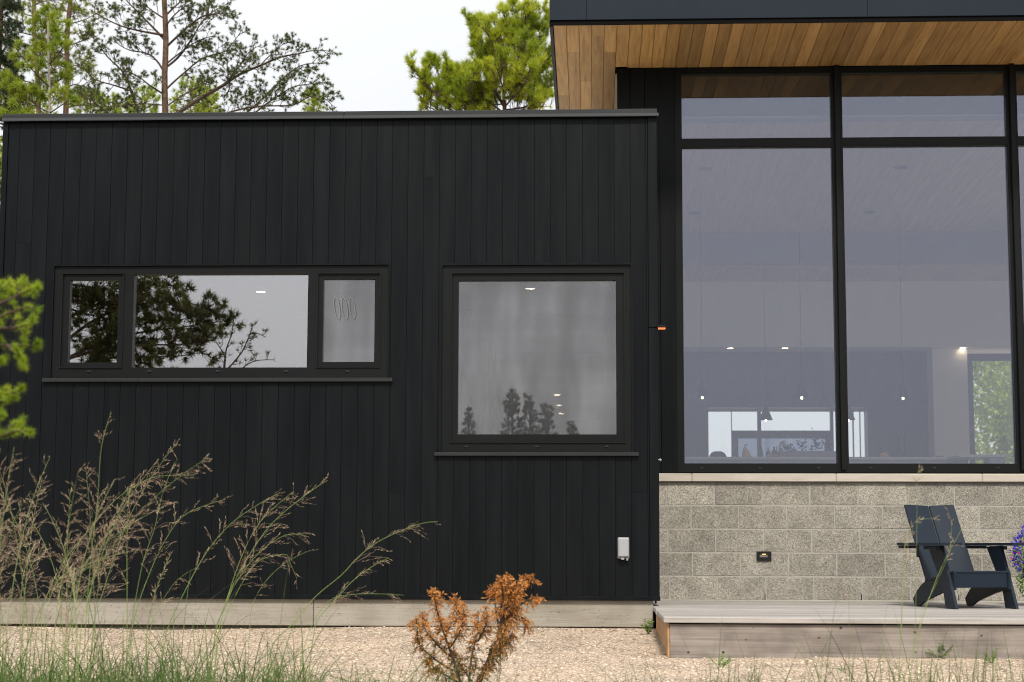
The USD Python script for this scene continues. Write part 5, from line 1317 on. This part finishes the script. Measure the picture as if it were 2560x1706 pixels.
# loose stones
rng = np.random.default_rng(505)
pi = UsdGeom.PointInstancer.Define(stage, '/World/loose_stones')
tag(pi, 'loose small stones covering the gravel', 'stones', None, 'stuff')
proto = []
for k in range(3):
    m = trimesh.creation.icosphere(1, 1.0); v = np.array(m.vertices)
    v = v * (1 + .35 * (meshkit.noise(v * 1.4 + k * 9, k)[:, None] - .5)) * [1, .8, .6]
    usdkit.mesh(stage, f'/World/loose_stones/stone_{k:03d}' if k else '/World/loose_stones/stone', (v, np.array(m.faces)), M['pebble'], True); proto.append(f'/World/loose_stones/stone_{k:03d}' if k else '/World/loose_stones/stone')
N = 52000
Xs = rng.uniform(-5.6, 5.2, N); Ys = -.02 - rng.random(N) ** .8 * 5.4
ok = ~((Xs > dkx0) & (Ys > ys0 - .02)); Xs, Ys = Xs[ok], Ys[ok]; N = len(Xs)
sz = .0028 + .0022 * rng.random(N) + .010 * rng.random(N) ** 12
pos = np.stack([Xs, Ys, ground_z(Xs, Ys) + sz * .25], 1)
pi.CreatePrototypesRel().SetTargets([Sdf.Path(p) for p in proto])
pi.CreateProtoIndicesAttr(Vt.IntArray.FromNumpy(rng.integers(0, 3, N).astype(np.int32)))
pi.CreatePositionsAttr(Vt.Vec3fArray.FromNumpy(pos.astype(np.float32)))
pi.CreateScalesAttr(Vt.Vec3fArray.FromNumpy((sz[:, None] * np.ones((1, 3))).astype(np.float32)))
ang = rng.uniform(0, 2 * np.pi, N)
pi.CreateOrientationsAttr(Vt.QuathArray([Gf.Quath(float(math.cos(a / 2)), 0, 0, float(math.sin(a / 2))) for a in ang]))

# dead needles, twigs and leaf scraps on the gravel
rng = np.random.default_rng(606); mb = MB()
for _ in range(420):
    x, y = rng.uniform(-5.2, 4.6), -.05 - rng.random() ** 1.6 * 4.6
    if x > dkx0 - .05 and y > ys0 - .05: continue
    if rng.random() < .35: y = -.04 - abs(rng.normal(0, .12)); x = rng.uniform(-5.2, dkx0 - .05)
    z = float(ground_z(x, y)) + .004; a = rng.uniform(0, np.pi); L = rng.uniform(.012, .05); d = np.array([math.cos(a), math.sin(a), rng.normal(0, .12)])
    if rng.random() < .6: mb.tube(np.array([[x, y, z], [x, y, z] + d * L * .5 + [0, 0, .003], [x, y, z] + d * L]), .0014, 4)
    else:
        sd = np.array([-d[1], d[0], .25]); p = np.array([x, y, z])
        mb.add([p, p + d * L * .4 + sd * L * .22, p + d * L * .8, p + d * L * .4 - sd * L * .2 + [0, 0, .006]], [(0, 1, 2), (0, 2, 3)])
lt = obj('ground_litter', mb.get(), varied('dry_litter', [(.3, (.06, .04, .025)), (.7, (.20, .14, .08))], nscale=9, rough=.9))
tag(lt, 'dry twigs and dead leaf scraps lying on the gravel', 'litter', None, 'stuff')
